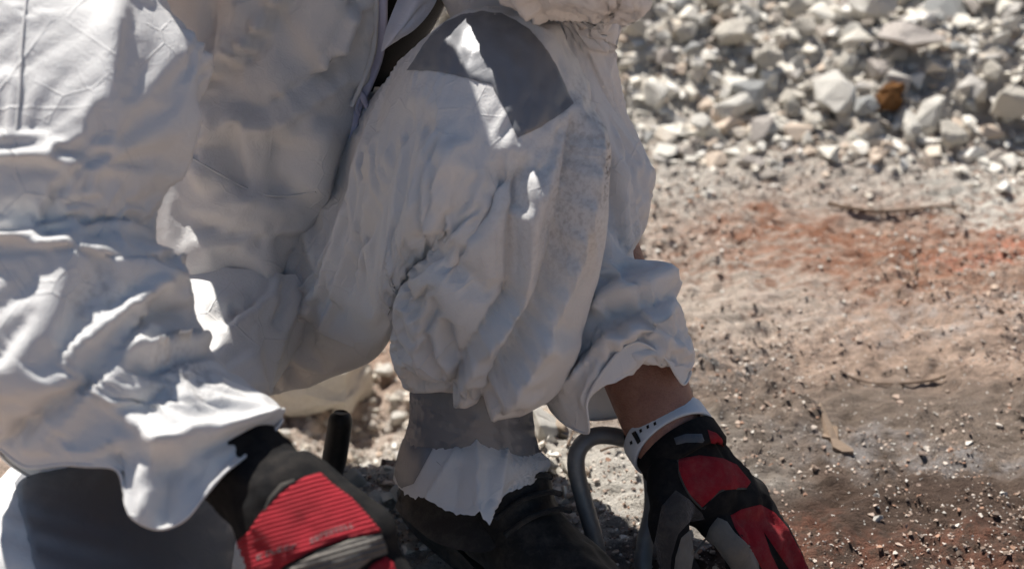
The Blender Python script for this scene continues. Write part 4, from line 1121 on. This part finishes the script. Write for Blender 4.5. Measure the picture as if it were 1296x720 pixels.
# --- gloves
def hand(name, caps_, vox, mat): return own(fuse(name, [(at(*a), at(*b), ra, rb) + ((tuple(fl[0]), fl[1]),) if fl else (at(*a), at(*b), ra, rb) for a, b, ra, rb, fl in caps_], vox, mat, None, 5))
gl = hand('glove', [((838, 548, 1.315), (862, 585, 1.30), .036, .036, None), ((862, 585, 1.30), (885, 620, 1.29), .036, .034, None), ((885, 618, 1.30), (948, 628, 1.325), .026, .02, None), ((862, 590, 1.29), (905, 655, 1.285), .026, .018, None), ((880, 590, 1.305), (925, 640, 1.295), .028, .018, None), ((895, 585, 1.32), (948, 630, 1.32), .024, .017, None), ((885, 580, 1.315), (940, 635, 1.305), .026, .018, None),
    ((950, 628, 1.325), (984, 676, 1.33), .0165, .0135, None), ((984, 676, 1.33), (1008, 722, 1.345), .0135, .011, None), ((1008, 722, 1.345), (1012, 745, 1.355), .011, .0105, None),
    ((932, 640, 1.31), (972, 690, 1.31), .0165, .014, None), ((972, 690, 1.31), (996, 740, 1.335), .014, .0115, None),
    ((912, 648, 1.295), (955, 700, 1.29), .0165, .014, None), ((955, 700, 1.29), (978, 755, 1.315), .014, .0115, None),
    ((895, 652, 1.285), (930, 690, 1.265), .016, .0145, None), ((930, 690, 1.265), (945, 742, 1.285), .014, .012, None),
    ((850, 605, 1.275), (846, 660, 1.255), .022, .018, None), ((846, 660, 1.255), (858, 712, 1.25), .018, .015, None), ((858, 712, 1.25), (885, 748, 1.265), .015, .012, None)], .0026, M['black_knit'])
wrinkle(gl, .0017, 42, 5); gt = bvh_of(gl)
def gp(name, poly, off, mat, st=3.5, par=gl, tree=gt):
    o = patch(name, poly, tree, off, mat, None, st); o.parent = par; return o
gp('back_panel', [(858, 580), (885, 576), (915, 580), (932, 588), (950, 610), (944, 618), (912, 620), (888, 642), (872, 626), (860, 602)], .0016, M['red_plain'])
gp('finger_panel', [(924, 652), (938, 644), (962, 638), (980, 648), (997, 668), (1012, 696), (1026, 726), (1000, 722), (985, 700), (966, 672), (975, 700), (990, 730), (970, 728), (950, 698), (930, 668)], .0014, M['red_plain'])
gp('palm_panel', [(838, 640), (855, 620), (872, 632), (888, 648), (892, 656), (872, 660), (858, 676), (850, 705), (848, 735), (826, 735), (828, 690)], .0016, M['fleece'])
gp('thumb_panel', [(862, 680), (875, 668), (884, 676), (878, 700), (872, 735), (852, 735), (855, 705)], .0016, M['suede'])
gp('index_panel', [(898, 668), (908, 654), (920, 660), (930, 674), (948, 690), (960, 712), (962, 740), (935, 740), (924, 716), (905, 690), (893, 682)], .0018, M['suede'])
def seam(pts, tree, r_, mat, par, nm='seam'):
    o = tube(nm, [on(tree, a, b_, .0006) for a, b_ in pts], r_, mat, None, 6); o.parent = par; return o
seam([(852, 735), (854, 705), (861, 682), (874, 664), (892, 657)], bvh_of(*[c for c in gl.children]), .0011, M['suede'], gl)
seam([(858, 582), (861, 603), (873, 627), (889, 644)], gt, .001, M['dirty_cuff'], gl)
seam([(890, 644), (912, 621), (944, 618)], gt, .001, M['dirty_cuff'], gl)
# wrist strap with its rubber label
axw = at(885, 620, 1.29) - at(838, 548, 1.315); axw /= np.linalg.norm(axw)
def cuffring(name, cpos, r0, prof, mat, parent, sqx=1.0, tilt=None, n=56):
    """a band round the wrist: prof = (along, outward) pairs"""
    ax = axw if tilt is None else np.asarray(tilt) / np.linalg.norm(tilt)
    e1 = np.cross(ax, (0, 0, 1)); e1 /= np.linalg.norm(e1); e2 = np.cross(ax, e1)
    t_ = np.linspace(0, 2 * np.pi, n, endpoint=False)
    rows = [cpos + ax * a + (r0 + o_) * (np.cos(t_)[:, None] * e1 * sqx + np.sin(t_)[:, None] * e2) for a, o_ in prof]
    return grid_obj(name, np.stack(rows + rows[:1]), mat, parent, True)
wc = at(864, 572, 1.302)
strapm = cuffring('wrist_strap', wc, .0385, [(-.0135, -.003), (-.013, .001), (-.010, .003), (.010, .003), (.013, .001), (.0135, -.003)], M['black_knit'], gl, 1.0)
stt = bvh_of(strapm)
sub_lab = patch('strap_label', [(853, 554), (868, 549), (888, 549), (891, 557), (889, 560), (868, 560), (856, 563)], stt, .0018, M['logo'], None, 2.5); sub_lab.parent = gl
pb = patch('pull_tab', [(895, 544), (906, 548), (914, 556), (916, 566), (908, 570), (900, 562)], stt, .002, M['red_plain'], None, 2.5); pb.parent = gl
# white wristband on the bare wrist just above the glove
bc = at(841, 543, 1.312) + axw * .008
wb = own(cuffring('wristband', bc, .0405, [(-.0105, -.0005), (-.0105, .0018), (-.009, .0024), (.009, .0024), (.0105, .0018), (.0105, -.0005)], M['band'], None, 1.0, tilt=axw + (-.12, 0, .25)))
wbt = bvh_of(wb)
for q in ((811, 545), (820, 540), (829, 536), (799, 560)):
    o = patch('strap_hole', [(q[0] - 2, q[1] - 1), (q[0] + 1, q[1] - 3), (q[0] + 2, q[1] + 1), (q[0] - 1, q[1] + 3)], wbt, .0008, M['black_plastic'], None, 2.0); o.parent = wb
o = patch('keeper_loop', [(800, 548), (805, 545), (812, 558), (808, 562)], wbt, .0025, M['black_plastic'], None, 2.5); o.parent = wb

# glove of the hand resting by the low knee
gr = hand('glove', [((268, 560, 1.04), (320, 600, 1.02), .038, .036, None), ((320, 600, 1.02), (360, 650, 1.0), .036, .033, None), ((345, 640, 1.005), (360, 700, .99), .034, .026, None), ((360, 640, 1.0), (400, 705, .98), .036, .027, None), ((370, 630, 1.0), (440, 695, .98), .034, .026, None), ((375, 625, 1.005), (462, 680, .985), .030, .024, None),
    ((462, 685, .985), (505, 750, .975), .0175, .0155, None), ((505, 750, .975), (525, 810, .99), .015, .013, None), ((525, 810, .99), (510, 850, 1.01), .013, .012, None),
    ((435, 702, .978), (468, 775, .965), .018, .016, None), ((468, 775, .965), (478, 840, .985), .0155, .013, None), ((478, 840, .985), (460, 870, 1.01), .013, .012, None),
    ((398, 712, .98), (420, 785, .97), .018, .0155, None), ((420, 785, .97), (425, 845, .99), .015, .013, None), ((425, 845, .99), (405, 870, 1.01), .013, .012, None),
    ((355, 712, .99), (365, 775, .985), .0165, .014, None), ((365, 775, .985), (365, 825, 1.0), .0135, .012, None), ((365, 825, 1.0), (345, 850, 1.02), .012, .011, None),
    ((375, 645, 1.03), (440, 700, 1.04), .022, .02, None), ((440, 700, 1.04), (480, 755, 1.04), .02, .016, None), ((480, 755, 1.04), (495, 800, 1.035), .016, .013, None)], .0026, M['black_knit'])
# ribbed red knit: ribs run across the back of the hand
kk = M.pop('_k')
a_, b_ = at(300, 690, .99), at(470, 640, .99)
xd = b_ - a_; xd /= np.linalg.norm(xd); yd = at(420, 700, .98) - at(370, 600, .99); yd -= xd * (yd @ xd); yd /= np.linalg.norm(yd)
dotn = kk.n('ShaderNodeVectorMath', operation='DOT_PRODUCT'); kk.t.links.new(kk.co, dotn.inputs[0]); dotn.inputs[1].default_value = tuple(yd)
wob = kk.noise(28, 2)
ph = kk.math('ADD', kk.math('MULTIPLY', dotn.outputs['Value'], 2 * math.pi / .0031), kk.math('MULTIPLY', wob, 5.0))
rib = kk.math('ADD', kk.math('MULTIPLY', kk.math('SINE', ph), .5), .5)
M['red'] = kk.end(kk.mix(kk.noise(90, 3), (.37, .013, .026), (.26, .01, .018)), .8, kk.bump(kk.math('ADD', rib, kk.math('MULTIPLY', kk.noise(1400, 2), .2)), 1.0, .0013), spec=.25, sheen=.05)
k = NT('ribbed_grey_suede')
dotn = k.n('ShaderNodeVectorMath', operation='DOT_PRODUCT'); k.t.links.new(k.co, dotn.inputs[0]); dotn.inputs[1].default_value = tuple(yd)
rib = k.math('ADD', k.math('MULTIPLY', k.math('SINE', k.math('MULTIPLY', dotn.outputs['Value'], 2 * math.pi / .0036)), .5), .5)
M['grey_rib'] = k.end(k.mix(k.ramp(k.noise(60, 5, .7), [(.35, 0), (.65, 1)]), (.105, .095, .085), (.20, .185, .165)), .85, k.bump(rib, 1.0, .0014), spec=.2)
wrinkle(gr, .0019, 36, 9); grt = bvh_of(gr)
bp = gp('back_panel', [(405, 598), (420, 612), (445, 630), (468, 655), (482, 672), (468, 676), (440, 680), (400, 694), (365, 712), (330, 735), (300, 740), (297, 700), (300, 685), (315, 672), (326, 655), (340, 638), (365, 616), (385, 604)], .0018, M['red'], 3.5, gr, grt)
gp('knuckle_panel', [(482, 675), (488, 690), (490, 700), (470, 706), (450, 722), (440, 742), (340, 742), (365, 718), (400, 700), (440, 684), (468, 678)], .0022, M['grey_rib'], 3.5, gr, grt)
gp('finger_panel', [(488, 704), (498, 712), (505, 735), (500, 760), (452, 760), (458, 730), (470, 714)], .002, M['red_plain'], 3.5, gr, grt)
gp('wrist_trim', [(333, 650), (340, 630), (355, 612), (372, 606), (374, 611), (360, 620), (346, 634), (338, 648)], .0022, M['dirty_cuff'], 2.5, gr, grt)
# short bars of stitching: worn, unreadable lettering
bpt = bvh_of(bp)
r6 = np.random.default_rng(3)
for (xa, ya, xb, yb, n_) in ((324, 706, 376, 691, 6), (392, 685, 448, 664, 9)):
    for i in range(n_):
        u = (i + .5) / n_; cx, cy = xa + (xb - xa) * u, ya + (yb - ya) * u - 2.5 * math.sin(u * 3.14)
        hw = .36 * (xb - xa) / n_; hh = 3.2
        for (x0, y0, x1, y1) in [((-1, -1), (-.45, 1)), ((-.3, -1), (1, -.5)), ((-.3, .45), (.8, 1)), ((.45, -.4), (1, .5))][:3 + int(r6.integers(2))] and [(-1, -1, -.4, 1), (-.3, -1, 1, -.45), (-.3, .45, 1, 1)]:
            if r6.random() < .2: continue
            sl_ = -.3
            q4 = [(x0, y0), (x1, y0), (x1, y1), (x0, y1)]
            o = patch('stitching', [(cx + a * hw, cy + b * hh + a * hw * sl_) for a, b in q4], bpt, .0006, M['thread'], None, 2.2); o.parent = gr

# ------------------------------------------------------------------ tools and loose things
hp = [at(772, 780, 1.36), at(760, 722, 1.35), at(752, 680, 1.345), at(738, 630, 1.34), at(729, 590, 1.335), at(734, 566, 1.335), at(752, 552, 1.34), at(778, 552, 1.345), at(804, 562, 1.352), at(822, 590, 1.36), at(826, 640, 1.36), at(816, 690, 1.355), at(814, 730, 1.35), at(818, 790, 1.35)]
hoop = tube('tool', hp, .0085, M['hoop'], None, 18, 110)
tag(hoop, 'curved grey rubber-sleeved handle loop held under the reaching gloved hand', 'handle')
bk = on_terrain(420, 628)
stick = tube('tool', [bk + (-.003, .0, -.01), bk + (-.001, .0, .02), bk + (.006, .004, .05), bk + (.013, .012, .088), bk + (.014, .014, .097)], [.0115, .0125, .013, .0125, .007], M['black_plastic'], None, 16)
tag(stick, 'short black grip standing upright among pale stones behind the boot', 'tool grip')

def twig(pts, r, label, name='twig'):
    q = []
    for a, b, dz in pts: p = on_terrain(a, b); q.append(p + (0, 0, dz + r * .6))
    o = tube(name, q, np.linspace(r, r * .45, len(q)), M['twig'], None, 8)
    return tag(o, label, 'twig')
twig([(1196, 480, .004), (1180, 485, .004), (1150, 488, .003), (1115, 488, .002), (1085, 484, .003), (1062, 474, .005)], .0017, 'dry curved twig lying flat on grey soil above the wood splinter')
twig([(1156, 334, .004), (1158, 348, .006), (1150, 360, .006), (1138, 370, .003), (1134, 374, .001)], .0017, 'short dark crooked twig on the soil below the orange patch')
twig([(1048, 264, .006), (1075, 270, .006), (1110, 274, .006), (1150, 272, .006), (1185, 267, .005), (1210, 266, .003)], .0035, 'long thin brown root lying across the orange soil patch')
twig([(718, 566, .002), (724, 556, .006), (730, 540, .010)], .0014, 'thin dark twig leaning on the tan stone behind the curved handle')
twig([(760, 575, .004), (775, 572, .006), (795, 570, .004)], .0016, 'thin pale twig lying under the curved handle')

cp = on_ground(1060, 548); cz = float(gz(cp[0], cp[1]))
outl = [(1033, 500), (1039, 498), (1048, 520), (1054, 534), (1060, 538), (1062, 550), (1080, 563), (1081, 568), (1066, 571), (1054, 567), (1051, 556), (1040, 550), (1044, 543), (1040, 520)]
ov = np.array([on_ground(a, b) for a, b in outl]); n_ = len(ov)
lowv = ov.copy(); lowv[:, 2] = gz(ov[:, 0], ov[:, 1]) - .004; topv = ov.copy(); bury = smooth(500, 556, np.array([q[1] for q in outl])); topv[:, 2] = gz(ov[:, 0], ov[:, 1]) - .0015 + .006 * bury + .0015 * np.sin(np.arange(n_) * 2.1)
chip = mesh_obj('wood_splinter', np.concatenate([lowv, topv]), [list(range(n_))[::-1], list(range(n_, 2 * n_))] + [[i, (i + 1) % n_, n_ + (i + 1) % n_, n_ + i] for i in range(n_)], M['chip'], None, False)
tag(chip, 'pale broken wood splinter half buried in the grey-brown soil', 'wood splinter')
